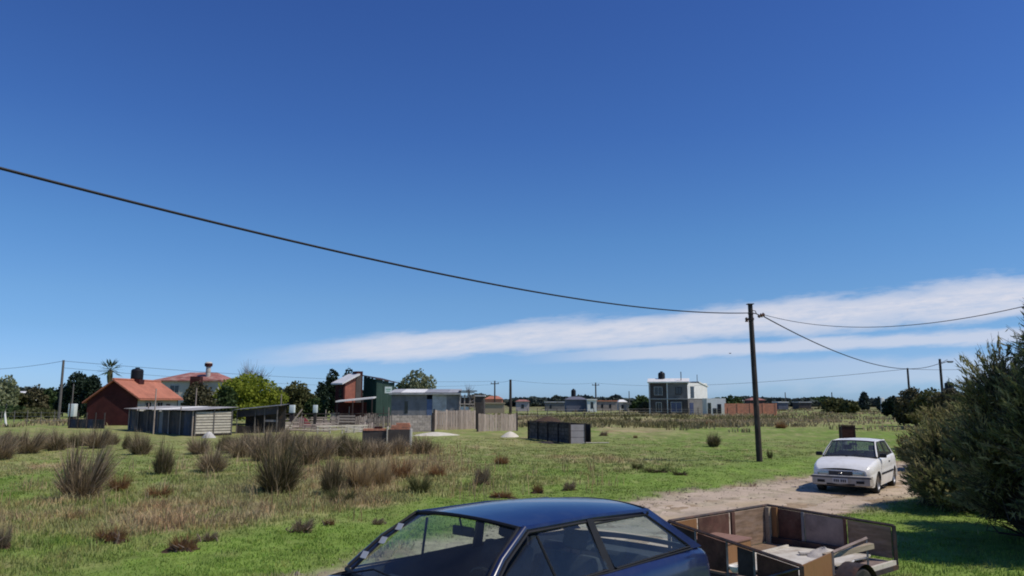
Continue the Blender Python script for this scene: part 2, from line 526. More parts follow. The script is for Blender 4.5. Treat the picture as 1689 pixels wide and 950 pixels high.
M = dict(
    navy=mat('navy_paint', (0.007, 0.013, 0.058), 0.28, 0.08, 2, spec=0.55, coat=0.6, dirt=((0.05, 0.06, 0.09), 0.25, 5)),
    white=mat('white_car_paint', (0.78, 0.78, 0.76), 0.38, 0.04, 2, spec=0.4, coat=0.12, dirt=((0.45, 0.41, 0.34), 0.3, 2.5)),
    dirtshadebumper=mat('dusty_shaded_white_bumper', (0.42, 0.40, 0.37), 0.5, 0.1, 3, dirt=((0.22, 0.19, 0.16), 0.6, 3)),  # dirt plus the shade of the car's front, both put into the colour
    black=mat('black_rubber', (0.012, 0.012, 0.014), 0.6, 0.2, 20),
    tyre=mat('tyre_rubber', (0.022, 0.021, 0.02), 0.85, 0.3, 12, dirt=((0.16, 0.13, 0.1), 0.6, 4)),
    greyplastic=mat('grey_bumper_plastic', (0.10, 0.10, 0.105), 0.6, 0.15, 6, dirt=((0.22, 0.18, 0.14), 0.5, 4)),
    rim=mat('steel_rim', (0.35, 0.35, 0.36), 0.4, 0.1, 9, metal=0.7),
    chrome=mat('bright_trim', (0.6, 0.6, 0.6), 0.22, 0.05, 9, metal=0.9),
    lampglass=mat('lamp_lens', (0.40, 0.43, 0.41), 0.10, 0.3, 30, spec=0.8, metal=0.3),
    redlens=mat('red_lens', (0.35, 0.02, 0.015), 0.2, 0.1, 9, spec=0.6),
    amberlens=mat('amber_lens', (0.6, 0.2, 0.03), 0.2, 0.1, 9, spec=0.6),
    seat=mat('seat_fabric', (0.05, 0.052, 0.065), 0.9, 0.2, 30),
    dash=mat('dashboard_plastic', (0.015, 0.018, 0.032), 0.6, 0.2, 12),
    paper=mat('white_sticker', (0.5, 0.5, 0.5), 0.7, 0.05, 9),
    ink=mat('black_ink', (0.02, 0.02, 0.02), 0.7, 0.05, 9),
    glass=glassmat('car_glass', (0.80, 0.90, 0.86), 0.06, 0.035),
    glassdark=glassmat('car_glass_tinted', (0.50, 0.60, 0.62), 0.10, 0.10),
    ply=mat('weathered_plywood', (0.21, 0.14, 0.09), 0.85, 0.4, 4, bump=0.004, stretch=(1, 1, 5), dirt=((0.30, 0.22, 0.17), 0.7, 3)),
    plydark=mat('stained_plywood', (0.09, 0.042, 0.03), 0.85, 0.5, 5, bump=0.004, dirt=((0.15, 0.09, 0.06), 0.7, 4)),
    plygrey=mat('greyed_plywood', (0.25, 0.19, 0.165), 0.85, 0.25, 5, bump=0.003, dirt=((0.10, 0.07, 0.06), 0.6, 3)),
    orangewood=mat('varnished_board', (0.26, 0.135, 0.055), 0.6, 0.35, 3, bump=0.003, stretch=(6, 6, 0.8), dirt=((0.16, 0.07, 0.03), 0.6, 3)),
    rawwood=mat('raw_wood', (0.36, 0.29, 0.20), 0.8, 0.25, 6, bump=0.003, stretch=(1, 6, 6)),
    whiteboard=mat('white_painted_board', (0.60, 0.56, 0.48), 0.7, 0.12, 4, dirt=((0.33, 0.26, 0.19), 0.7, 3)),
    whitesack=mat('white_sack_cloth', (0.52, 0.47, 0.40), 0.85, 0.12, 8, bump=0.02, bscale=14),
    greysteel=mat('grey_angle_iron', (0.20, 0.205, 0.22), 0.5, 0.25, 8, metal=0.4, dirt=((0.12, 0.06, 0.035), 0.7, 6)),
    darksteel=mat('dark_angle_iron', (0.05, 0.04, 0.04), 0.65, 0.4, 8, metal=0.2, dirt=((0.14, 0.07, 0.04), 0.7, 6)),
    pole=mat('tarred_pole_wood', (0.045, 0.035, 0.03), 0.85, 0.4, 5, stretch=(3, 3, 0.6), bump=0.006, dirt=((0.14, 0.12, 0.11), 0.5, 4)),
    greypole=mat('grey_pole_wood', (0.13, 0.12, 0.11), 0.85, 0.3, 5),
    cable=mat('black_cable', (0.012, 0.012, 0.015), 0.6, 0.1, 5),
    insul=mat('brown_insulator', (0.16, 0.08, 0.05), 0.4, 0.4, 20, dirt=((0.5, 0.4, 0.32), 0.7, 16)),
    redbrick=mat('dark_red_brick', (0.055, 0.013, 0.012), 0.9, 0.3, 1.2, bump=0.01, dirt=((0.08, 0.025, 0.02), 0.5, 2)),
    litbrick=mat('sunlit_red_brick', (0.34, 0.12, 0.08), 0.9, 0.2, 2.0, bump=0.01, dirt=((0.2, 0.1, 0.08), 0.5, 1.5)),  # lighter copy of the red brick, sunlight put into the colour
    hollowbrick=mat('orange_hollow_brick', (0.60, 0.25, 0.15), 0.9, 0.2, 2.0, bump=0.01, dirt=((0.33, 0.2, 0.14), 0.5, 1.5)),
    tile=mat('terracotta_tile', (0.42, 0.16, 0.10), 0.8, 0.22, 0.9, bump=0.01, dirt=((0.36, 0.15, 0.10), 0.6, 1.5)),
    pinktile=mat('pale_red_tile', (0.30, 0.12, 0.10), 0.8, 0.2, 1.4, dirt=((0.5, 0.36, 0.30), 0.6, 1.2)),
    plaster=mat('pale_plaster', (0.50, 0.48, 0.44), 0.9, 0.12, 1.0, bump=0.004, dirt=((0.36, 0.34, 0.30), 0.5, 1.2)),
    whitewall=mat('white_wall_paint', (0.80, 0.79, 0.74), 0.85, 0.05, 0.8, dirt=((0.6, 0.58, 0.52), 0.4, 1.0)),
    greyplaster=mat('grey_render', (0.19, 0.18, 0.17), 0.9, 0.2, 0.8, bump=0.005, dirt=((0.12, 0.11, 0.1), 0.6, 1.0)),
    darkrender=mat('dark_grey_render', (0.075, 0.062, 0.056), 0.9, 0.2, 0.8, dirt=((0.12, 0.11, 0.1), 0.6, 1.0)),
    slatewall=mat('blue_grey_render', (0.13, 0.135, 0.17), 0.9, 0.2, 0.7),
    concrete=mat('concrete', (0.37, 0.32, 0.28), 0.9, 0.2, 1.6, ovar=0.18, bump=0.006, dirt=((0.18, 0.16, 0.15), 0.6, 2)),
    pane=mat('window_pane', (0.02, 0.025, 0.035), 0.08, 0.1, 4, spec=0.7),
    paneblue=mat('blue_window_pane', (0.06, 0.075, 0.15), 0.12, 0.1, 4, spec=0.7),
    frame=mat('window_frame', (0.42, 0.41, 0.40), 0.6, 0.1, 4),
    darkframe=mat('dark_window_frame', (0.06, 0.04, 0.035), 0.6, 0.1, 4),
    tin=mat('galvanised_tin', (0.44, 0.43, 0.41), 0.45, 0.2, 1.5, metal=0.25, ovar=0.2, dirt=((0.24, 0.2, 0.18), 0.6, 1.4)),
    tindark=mat('dark_old_tin', (0.055, 0.052, 0.055), 0.65, 0.5, 1.2, metal=0.1, ovar=0.5, dirt=((0.16, 0.105, 0.075), 0.7, 1.5)),
    tinblue=mat('blue_painted_tin', (0.035, 0.045, 0.075), 0.6, 0.4, 1.4, ovar=0.3, dirt=((0.14, 0.10, 0.08), 0.6, 1.5)),
    tingrey=mat('blue_grey_tin', (0.20, 0.195, 0.20), 0.55, 0.22, 1.0, metal=0.1, ovar=0.2, dirt=((0.09, 0.08, 0.08), 0.5, 1.5)),
    tingreen=mat('dark_green_tin', (0.010, 0.048, 0.034), 0.6, 0.25, 1.0),
    tingreenlit=mat('sunlit_green_tin', (0.040, 0.075, 0.058), 0.6, 0.2, 1.0),  # paler copy of the green tin, sunlight put into the colour
    tinwhite=mat('white_tin_roof', (0.74, 0.73, 0.70), 0.5, 0.08, 1.4, dirt=((0.5, 0.46, 0.42), 0.4, 2)),
    bluedoor=mat('blue_door_paint', (0.11, 0.15, 0.26), 0.6, 0.15, 3),
    picket=mat('grey_brown_picket', (0.43, 0.335, 0.27), 0.9, 0.3, 2.2, ovar=0.25, stretch=(5, 5, 0.8), dirt=((0.42, 0.37, 0.32), 0.6, 2)),
    pallet=mat('pallet_wood', (0.38, 0.31, 0.255), 0.9, 0.35, 3, ovar=0.4, dirt=((0.2, 0.16, 0.14), 0.6, 3)),
    darkwood=mat('blackened_wood', (0.042, 0.034, 0.032), 0.9, 0.4, 3, ovar=0.4, dirt=((0.10, 0.085, 0.08), 0.5, 4)),
    oldwood=mat('weathered_dark_plank', (0.075, 0.062, 0.056), 0.9, 0.5, 3, ovar=0.35, dirt=((0.17, 0.14, 0.12), 0.7, 3)),
    boxlid=mat('reddish_box_lid', (0.27, 0.155, 0.115), 0.8, 0.3, 4, dirt=((0.16, 0.09, 0.07), 0.6, 4)),
    rustwood=mat('rusty_brown_sheet', (0.045, 0.015, 0.012), 0.8, 0.5, 5, dirt=((0.10, 0.04, 0.03), 0.6, 6)),
    limewash=mat('limewashed_board', (0.54, 0.49, 0.40), 0.85, 0.15, 4, ovar=0.12, dirt=((0.32, 0.27, 0.2), 0.5, 5)),
    palepanel=mat('pale_panel_paint', (0.42, 0.37, 0.365), 0.8, 0.12, 3),
    sand=mat('pale_sand', (0.62, 0.57, 0.46), 0.95, 0.15, 3, bump=0.03, bscale=9),
    tank=mat('black_tank_plastic', (0.010, 0.012, 0.016), 0.5, 0.1, 4),
    whiteplastic=mat('white_plastic', (0.62, 0.68, 0.66), 0.6, 0.08, 4),
    redcloth=mat('dark_red_cloth', (0.12, 0.02, 0.025), 0.9, 0.2, 4),
    bark=mat('bark', (0.07, 0.055, 0.045), 0.9, 0.4, 3, bump=0.01),
    soil=mat('dark_turned_soil', (0.060, 0.036, 0.024), 0.95, 0.5, 9, bump=0.02, bscale=20, dirt=((0.13, 0.085, 0.05), 0.8, 7)),
    signwhite=mat('white_sign_face', (0.66, 0.74, 0.68), 0.6, 0.06, 4),
    signgreen=mat('green_sign_ink', (0.05, 0.25, 0.12), 0.6, 0.06, 4),
    cloudy=mat('bird_feather', (0.05, 0.05, 0.055), 0.9, 0.1, 4),
)
LEAF = dict(
    dark=leafmat('dark_leaves', (0.010, 0.020, 0.014), (0.035, 0.055, 0.030), 0.9, 0.15),
    green=leafmat('mid_green_leaves', (0.030, 0.055, 0.018), (0.085, 0.125, 0.045), 0.9),
    lime=leafmat('lime_leaves', (0.13, 0.18, 0.020), (0.33, 0.36, 0.045), 0.8, 0.4),
    olive=leafmat('olive_leaves', (0.060, 0.070, 0.025), (0.13, 0.13, 0.05), 0.8),
    pale=leafmat('pale_green_leaves', (0.15, 0.18, 0.09), (0.32, 0.34, 0.20), 0.8, 0.35),
    bare=leafmat('greyish_twigs', (0.16, 0.145, 0.15), (0.27, 0.25, 0.26), 0.9, 0.1),
    brown=leafmat('brown_olive_twigs', (0.060, 0.058, 0.030), (0.13, 0.115, 0.06), 0.9, 0.1),
    blueish=leafmat('far_dark_leaves', (0.040, 0.055, 0.050), (0.08, 0.10, 0.08), 0.3, 0.1),
    tamarisk=leafmat('tamarisk_sprays', (0.092, 0.098, 0.046), (0.25, 0.235, 0.125), 1.3, 0.25),
    tamlight=leafmat('yellowish_sprays', (0.12, 0.115, 0.042), (0.26, 0.23, 0.09), 1.1, 0.3),
    tussock=leafmat('grey_brown_rush', (0.125, 0.088, 0.066), (0.285, 0.215, 0.165), 2.0, 0.1, 0.85),
    tussgreen=leafmat('dark_green_rush', (0.070, 0.062, 0.036), (0.20, 0.160, 0.105), 2.0, 0.1, 0.85),
    straw=leafmat('straw_grass', (0.22, 0.16, 0.075), (0.38, 0.28, 0.15), 2.0, 0.3, 0.85),
    rust=leafmat('rust_grass', (0.20, 0.10, 0.045), (0.33, 0.19, 0.09), 2.0, 0.3, 0.85),
)


# ------------------------------------------------------------------ terrain
def vnoise(x, y, seed=0):
    xi, yi = np.floor(x).astype(np.int64), np.floor(y).astype(np.int64)
    fx, fy = x - xi, y - yi
    fx, fy = fx * fx * (3 - 2 * fx), fy * fy * (3 - 2 * fy)

    def h(a, b):
        n = (a * 374761393 + b * 668265263 + seed * 1442695041) & 0xffffffff
        n = ((n ^ (n >> 13)) * 1274126177) & 0xffffffff
        return ((n ^ (n >> 16)) & 0xffff) / 65535.0
    return (h(xi, yi) * (1 - fx) + h(xi + 1, yi) * fx) * (1 - fy) + (h(xi, yi + 1) * (1 - fx) + h(xi + 1, yi + 1) * fx) * fy


def fbm(x, y, seed=0, o=4):
    s, a, t = 0, 1.0, 0
    for i in range(o):
        s = s + a * vnoise(x * 2 ** i, y * 2 ** i, seed + i * 17)
        t += a
        a *= 0.55
    return s / t


def sstep(a, b, x):
    t = np.clip((x - a) / (b - a), 0, 1)
    return t * t * (3 - 2 * t)


RD = np.array([0.728, 0.686])          # direction of the road
RP = np.array([3.24, 19.34])           # a point on its far edge


def road_d(x, y):
    """signed distance from the far edge of the road, positive on the near side"""
    s = (x - RP[0]) * RD[0] + (y - RP[1]) * RD[1]
    return (x - RP[0]) * RD[1] - (y - RP[1]) * RD[0] - 0.021 * np.minimum(s, 0) ** 2


def height(x, y):
    x = np.asarray(x, float); y = np.asarray(y, float)
    r = np.hypot(x + 0.3, y - 6)
    bump = 0.20 * (1 - sstep(2.4, 4.8, r))
    n = (fbm(x * 0.35, y * 0.35, 3) - 0.5) * 0.16 + (fbm(x * 1.6, y * 1.6, 9) - 0.5) * 0.06
    rd = road_d(x, y)
    onroad = sstep(-0.7, 0.3, rd) * (1 - sstep(3.8, 4.8, rd))
    near = 1 - sstep(60, 120, np.hypot(x, y))
    flat = 1 - sstep(4.5, 9, r) * 1.0
    return bump + n * (1 - onroad * 0.85) * near * (1 - 0.9 * flat) - 0.04 * onroad


def gh(x, y):
    return float(height(x, y))


C_GREEN = np.array([0.160, 0.235, 0.044])
C_GRASS = np.array([0.190, 0.235, 0.066])
C_OLIVE = np.array([0.265, 0.275, 0.098])
C_DRY = np.array([0.410, 0.315, 0.180])
C_TAN = np.array([0.350, 0.280, 0.170])
C_SAND = np.array([0.470, 0.375, 0.280])
C_FAR = np.array([0.170, 0.160, 0.085])


def patch(x, y, u0, u1, v0, v1):
    a, b = at((u0 + u1) / 2, v1), at((u0 + u1) / 2, v0)
    cx, cy = (a.x + b.x) / 2, (a.y + b.y) / 2
    ry = max(0.4, (b.y - a.y) / 2)
    rx = max(0.4, (u1 - u0) / 2 / FPX * cy)
    d = np.hypot((x - cx) / rx, (y - cy) / ry)
    return 1 - sstep(0.55, 1.25, d + (fbm(x * 0.8, y * 0.8, 41, 3) - 0.5) * 0.9)


# (u0,u1,v0,v1, colour, weight): grass of another kind, bare or dry places
PATCHES = [
    (-60, 900, 690, 880, C_OLIVE, 0.75),
    (-100, 600, 822, 884, C_DRY, 0.85),
    (540, 800, 735, 850, C_DRY, 0.55),
    (330, 760, 760, 860, C_TAN, 0.5),
    (660, 760, 780, 815, C_OLIVE, 0.8),
    (-40, 120, 768, 838, C_GREEN, 1.0),
    (160, 420, 770, 800, C_GRASS, 0.7),
    (700, 960, 735, 775, C_GRASS, 0.7),
    (180, 300, 748, 772, C_GRASS, 0.9),
    (130, 240, 822, 850, C_GREEN, 0.7),
    (-50, 130, 765, 777, C_DRY, 0.9),
    (860, 1340, 790, 850, C_GREEN, 0.8),
    (900, 1360, 715, 792, C_GRASS, 0.9),
    (1040, 1300, 720, 765, C_GREEN, 0.6),
    (700, 1000, 715, 760, C_OLIVE, 0.6),
    (900, 1060, 752, 765, C_DRY, 0.55),
    (970, 1110, 703, 716, C_DRY, 0.75),
    (720, 1020, 790, 845, C_OLIVE, 0.7),
    (1280, 1480, 700, 745, C_GREEN, 0.7),
    (640, 1400, 686, 705, C_TAN, 0.6),
    (1190, 1700, 664, 702, C_TAN, 0.95),
    (1420, 1700, 820, 960, C_GREEN, 0.9),
    (1400, 1580, 822, 845, C_OLIVE, 0.5),
    (900, 1070, 667, 690, C_OLIVE, 0.7),
]


def tone(x, y):
    x = np.asarray(x, float); y = np.asarray(y, float)
    n = fbm(x * 0.22, y * 0.22, 5)
    n2 = fbm(x * 0.9, y * 0.9, 6)
    c = C_GREEN + (C_OLIVE - C_GREEN) * sstep(0.35, 0.75, n * 0.6 + n2 * 0.4)[..., None]
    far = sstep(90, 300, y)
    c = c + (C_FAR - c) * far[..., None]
    for (u0, u1, v0, v1, cc, w) in PATCHES:
        m = patch(x, y, u0, u1, v0, v1) * w
        c = c + (cc - c) * m[..., None]
    # foreground green strip along the road
    rd = road_d(x, y)
    strip = sstep(-5.2, -3.6, rd + (n2 - 0.5) * 1.5) * (1 - sstep(30, 40, y))
    c = c + (C_GREEN * 1.08 - c) * (strip * 0.95)[..., None]
    # sandy verge
    edge = sstep(-0.75, -0.1, rd + (fbm(x * 2.2, y * 2.2, 21) - 0.5) * 1.3) * (1 - sstep(4.0, 4.9, rd + (fbm(x * 1.5, y * 1.5, 22) - 0.5) * 1.6))
    c = c + (C_SAND * 0.93 - c) * (edge * 0.9)[..., None]
    # mottling: rusty and green spots in the dry zones, worn spots in the green ones
    dryness = np.clip((c[..., 0] / (c[..., 1] + 1e-6) - 0.8) * 2.2, 0, 1)
    q1 = sstep(0.50, 0.66, fbm(x * 0.75 + 50, y * 0.75, 14)) * dryness * 0.6
    c = c + (np.array([0.27, 0.165, 0.085]) - c) * q1[..., None]
    q2 = sstep(0.50, 0.62, fbm(x * 0.95 + 20, y * 0.95, 15)) * dryness * 0.75 * (1 - edge)
    c = c + (C_GRASS - c) * q2[..., None]
    q3 = sstep(0.47, 0.66, fbm(x * 0.42 + 5, y * 0.42, 16)) * (1 - dryness) * 0.45 * (1 - edge) * (1 - strip * .7)
    c = c + (C_OLIVE * 0.9 - c) * q3[..., None]
    # mottling of dead grass
    n5 = fbm(x * 2.6, y * 2.6, 8)
    n6 = fbm(x * 1.1 + 9, y * 1.1, 12)
    m = sstep(0.52, 0.72, n5 * 0.55 + n6 * 0.45) * (1 - edge) * 0.5 * (1 - strip * .6)
    c = c + (C_DRY - c) * m[..., None]
    k = (0.62 + 0.76 * fbm(x * 2.4, y * 2.4, 31, 5))
    return np.clip(c * k[..., None], 0, 1)


def set_tone(me, cols):
    a = me.color_attributes.new('tone', 'FLOAT_COLOR', 'POINT')
    c4 = np.ones((len(cols), 4), np.float32)
    c4[:, :3] = cols
    a.data.foreach_set('color', c4.ravel())


def np_mesh(name, v, f, m, cols=None, smooth=False):
    """v (n,3), f (k,3 or 4) arrays"""
    me = bpy.data.meshes.new(name)
    n, k = len(v), f.shape[1]
    me.vertices.add(n)
    me.vertices.foreach_set('co', np.asarray(v, np.float32).ravel())
    me.loops.add(f.size)
    me.loops.foreach_set('vertex_index', f.astype(np.int32).ravel())
    me.polygons.add(len(f))
    me.polygons.foreach_set('loop_start', np.arange(0, f.size, k, dtype=np.int32))
    me.polygons.foreach_set('use_smooth', np.full(len(f), smooth))
    me.update(calc_edges=True)
    me.validate()
    if cols is not None:
        set_tone(me, cols)
    me.materials.append(m)
    return me


def build_ground():
    rad = np.concatenate([[0.3], np.geomspace(1.2, 5200, 330)])
    a1 = np.linspace(-44, 44, 520)
    a2 = np.linspace(44, 316, 70)[1:-1]
    ang = np.radians(np.concatenate([a1, a2]))
    R, A = np.meshgrid(rad, ang, indexing='ij')
    X, Y = R * np.sin(A), R * np.cos(A)
    Z = height(X, Y)
    v = np.stack([X, Y, Z], -1).reshape(-1, 3)
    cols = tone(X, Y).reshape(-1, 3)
    nr, na = R.shape
    i, j = np.meshgrid(np.arange(nr - 1), np.arange(na), indexing='ij')
    f = np.stack([i * na + j, i * na + (j + 1) % na, (i + 1) * na + (j + 1) % na, (i + 1) * na + j], -1).reshape(-1, 4)
    f = f[:, ::-1]
    me = np_mesh('ground', v, f, vcolmat('field_ground', 0.42, 5.5, bump=0.03), cols, True)
    o = bpy.data.objects.new('ground', me)
    COL.objects.link(o)
    tag(o, 'rough grass field of green and dry patches around the dirt road', kind='structure')


build_ground()


def build_road():
    s = np.concatenate([np.linspace(-20, -16, 6)[:-1], np.linspace(-16, 22, 240), np.linspace(22, 110, 60)[1:]])
    w = np.linspace(0, 1, 26)
    S, Wd = np.meshgrid(s, w, indexing='ij')
    n = np.array([RD[1], -RD[0]])
    e0 = (fbm(S * 1.3, S * 0 + 2, 51) - 0.5) * 1.1 - 0.15
    e1 = 4.05 + (fbm(S * 1.1, S * 0 + 7, 52) - 0.5) * 1.2
    D = e0 + (e1 - e0) * Wd
    bend = 0.0025 * np.maximum(S - 14, 0) ** 2 + 0.021 * np.minimum(S, 0) ** 2
    X = RP[0] + S * RD[0] + (D + bend) * n[0]
    Y = RP[1] + S * RD[1] + (D + bend) * n[1]
    Z = height(X, Y) + 0.006
    edge = np.minimum(Wd, 1 - Wd)
    Z = Z - 0.03 * (1 - sstep(0, 0.06, edge))
    # wheel ruts
    rut = np.exp(-((D - 1.2) / 0.28) ** 2) + np.exp(-((D - 2.8) / 0.28) ** 2)
    Z = Z - 0.012 * rut
    c = np.ones(X.shape + (3,)) * C_SAND
    mid = np.exp(-((D - 2.0) / 0.5) ** 2) * sstep(0.45, 0.65, fbm(X * 0.9, Y * 0.9, 61))
    c = c * (0.86 + 0.28 * fbm(X * 1.4, Y * 1.4, 63))[..., None]
    c = c + (C_DRY * 1.1 - c) * (mid * 0.55)[..., None]
    n7 = fbm(X * 3.2, Y * 3.2, 66, 4)
    c = c * (0.80 + 0.4 * n7)[..., None]
    damp = sstep(0.55, 0.72, fbm(X * 0.7 + 3, Y * 0.7, 67))
    c = c * (1 - 0.22 * damp[..., None])
    Z = Z + (n7 - 0.5) * 0.035
    c = c * (1 + 0.12 * rut[..., None])
    nr, na = X.shape
    i, j = np.meshgrid(np.arange(nr - 1), np.arange(na - 1), indexing='ij')
    f = np.stack([i * na + j, i * na + j + 1, (i + 1) * na + j + 1, (i + 1) * na + j], -1).reshape(-1, 4)[:, ::-1]
    me = np_mesh('dirt_road', np.stack([X, Y, Z], -1).reshape(-1, 3), f, vcolmat('road_dirt', 0.2, 14, bump=0.012), c.reshape(-1, 3), True)
    o = bpy.data.objects.new('dirt_road', me)
    COL.objects.link(o)
    tag(o, 'pale sandy dirt road with wheel ruts crossing the field', kind='structure')


build_road()

# ------------------------------------------------------------------ grass (uncountable)
AVOID = []   # (x, y, r) no tall grass here


def blades(name, x, y, hgt, wid, cols, m, lean=0.5, label='', per=1):
    """triangular blades with a bend: 2 segments (quad + tri) kept as 3 triangles"""
    n = len(x)
    z = height(x, y)
    a = rng.uniform(0, 2 * pi, n)
    la = rng.uniform(0, 2 * pi, n)
    ln = rng.uniform(0.1, 1, n) * lean
    dx, dy = np.cos(a) * wid / 2, np.sin(a) * wid / 2
    lx, ly = np.cos(la) * ln * hgt, np.sin(la) * ln * hgt
    base = np.stack([x, y, z - 0.01], -1)
    W2 = np.stack([dx, dy, 0 * dx], -1)
    midp = base + np.stack([lx * 0.3, ly * 0.3, hgt * 0.6], -1)
    tip = base + np.stack([lx, ly, hgt], -1)
    v = np.stack([base - W2, base + W2, midp + W2 * 0.75, midp - W2 * 0.75, tip], 1).reshape(-1, 3)
    b = (np.arange(n) * 5)[:, None]
    f = np.concatenate([b + [0, 1, 2], b + [0, 2, 3], b + [3, 2, 4]], 0)
    cc = np.repeat(cols, 5, 0)
    me = np_mesh(name, v, f, m, cc)
    o = bpy.data.objects.new(name, me)
    COL.objects.link(o)
    tag(o, label, kind='stuff')
    return o


def sample_ground(n, r0, r1, a0=-38, a1=38, power=-1.0):
    """points with density falling with distance (even in the picture)"""
    t = rng.uniform(0, 1, n)
    if power == -1.0:
        r = r0 * (r1 / r0) ** t
    else:
        r = (r0 ** -1 + (r1 ** -1 - r0 ** -1) * t) ** -1
    a = np.radians(rng.uniform(a0, a1, n))
    return r * np.sin(a), r * np.cos(a), r


GM = vcolmat('grass_blades', 0.25, 2.0, trans=0.3)


def grass():
    # tufts, each of several blades
    nt_, per = 52000, 6
    x, y, r = sample_ground(nt_, 6.5, 52)
    xn, yn, rn = sample_ground(9000, 2.5, 6.5, -55, 55)
    xw, yw, rw_ = sample_ground(9000, 5, 30, 34, 60)
    x, y, r = np.r_[x, xn, xw, -xw], np.r_[y, yn, yw, yw], np.r_[r, rn, rw_, rw_]
    nt_ = len(x)
    rd = road_d(x, y)
    e = fbm(x * 1.8, y * 1.8, 21)
    ok = ~((rd + (e - 0.5) * 1.0 > -0.25) & (rd < 4.5 + (e - 0.5)))
    verge = (rd > -0.6) & (rd < 0)
    ok &= ~(verge & (rng.uniform(0, 1, nt_) < 0.75))
    x, y, r, rd = x[ok], y[ok], r[ok], rd[ok]
    c = tone(x, y)
    dry = np.clip((c[:, 0] / (c[:, 1] + 1e-6) - 0.75) * 1.6, 0, 1)
    h = (0.05 + 0.17 * dry + 0.06 * vnoise(x * 0.5, y * 0.5, 77)) * (0.5 + 0.9 * rng.uniform(0, 1, len(x)))
    h = h * np.where(rd > -4.2, 0.6, 1.0)
    h = h * (1 - 0.7 * np.clip((r - 15) / 30, 0, 1))
    w = 0.006 + 0.00065 * r
    c = c * 1.12 * rng.uniform(0.8, 1.25, (len(x), 1)) * (1 + rng.normal(0, 0.06, (len(x), 3)))
    X = np.repeat(x, per) + rng.normal(0, 0.05, len(x) * per) * (1 + np.repeat(r, per) * 0.03)
    Y = np.repeat(y, per) + rng.normal(0, 0.05, len(x) * per) * (1 + np.repeat(r, per) * 0.03)
    H = np.repeat(h, per) * rng.uniform(0.6, 1.2, len(X))
    Wd = np.repeat(w, per)
    Cc = np.clip(np.repeat(c, per, 0) * rng.uniform(0.85, 1.2, (len(X), 1)), 0, 1)
    blades('field_grass', X, Y, H, Wd, Cc, GM, 0.8, 'short green and dry grass covering the field')

    # tall dead grass stalks in the brown zones
    n = 26000
    x, y, r = sample_ground(n, 9, 60)
    m = np.maximum.reduce([patch(x, y, 540, 760, 735, 835) * 0.9, patch(x, y, 380, 700, 740, 800) * 0.4,
                           patch(x, y, 150, 330, 760, 815) * 0.45, patch(x, y, -80, 560, 815, 865) * 0.35,
                           patch(x, y, 700, 1010, 770, 830) * 0.35])
    cl = sstep(0.50, 0.62, fbm(x * 0.9, y * 0.9, 71))
    ok = rng.uniform(0, 1, n) < m * cl
    x, y, r = x[ok], y[ok], r[ok]
    base = C_DRY * 1.35 + (np.array([0.30, 0.17, 0.08]) - C_DRY * 1.35) * vnoise(x * 0.4, y * 0.4, 90)[:, None] * 0.8
    per = 4
    X = np.repeat(x, per) + rng.normal(0, 0.09, len(x) * per)
    Y = np.repeat(y, per) + rng.normal(0, 0.09, len(x) * per)
    H = rng.uniform(0.2, 0.62, len(X))
    Cc = np.clip(np.repeat(base, per, 0) * rng.uniform(0.6, 1.15, (len(X), 1)), 0, 1)
    blades('dry_grass', X, Y, H, 0.007 + 0.0005 * np.repeat(r, per), Cc, GM, 0.5, 'tall straw coloured dry grass between the rush tussocks')

    # low scrub over the far field
    n = 30000
    x, y, r = sample_ground(n, 62, 330, -36, 36, power=-2)
    m = np.maximum.reduce([patch(x, y, 1190, 1720, 664, 702), patch(x, y, 640, 1400, 684, 704) * 0.4,
                           patch(x, y, 860, 1080, 664, 690) * 0.7, patch(x, y, -60, 200, 690, 715) * 0.3])
    cl = sstep(0.42, 0.62, fbm(x * 0.13, y * 0.09, 171))
    ok = rng.uniform(0, 1, n) < m * (0.12 + 0.88 * cl)
    x, y, r = x[ok], y[ok], r[ok]
    per = 12
    base = C_TAN * 1.15 + (np.array([0.15, 0.145, 0.06]) - C_TAN) * sstep(0.4, 0.65, fbm(x * 0.12, y * 0.12, 190))[:, None]
    X = np.repeat(x, per) + rng.normal(0, 0.5, len(x) * per)
    Y = np.repeat(y, per) + rng.normal(0, 0.5, len(x) * per)
    hb = np.repeat(0.15 + 0.6 * fbm(x * 0.07, y * 0.07, 201), per)
    H = hb * rng.uniform(0.5, 1.1, len(X))
    Cc = np.clip(np.repeat(base, per, 0) * rng.uniform(0.55, 1.25, (len(X), 1)), 0, 1)
    blades('field_scrub', X, Y, H, 0.03 + 0.0012 * np.repeat(r, per), Cc, GM, 0.9, 'low tan and olive scrub covering the far field')


grass()


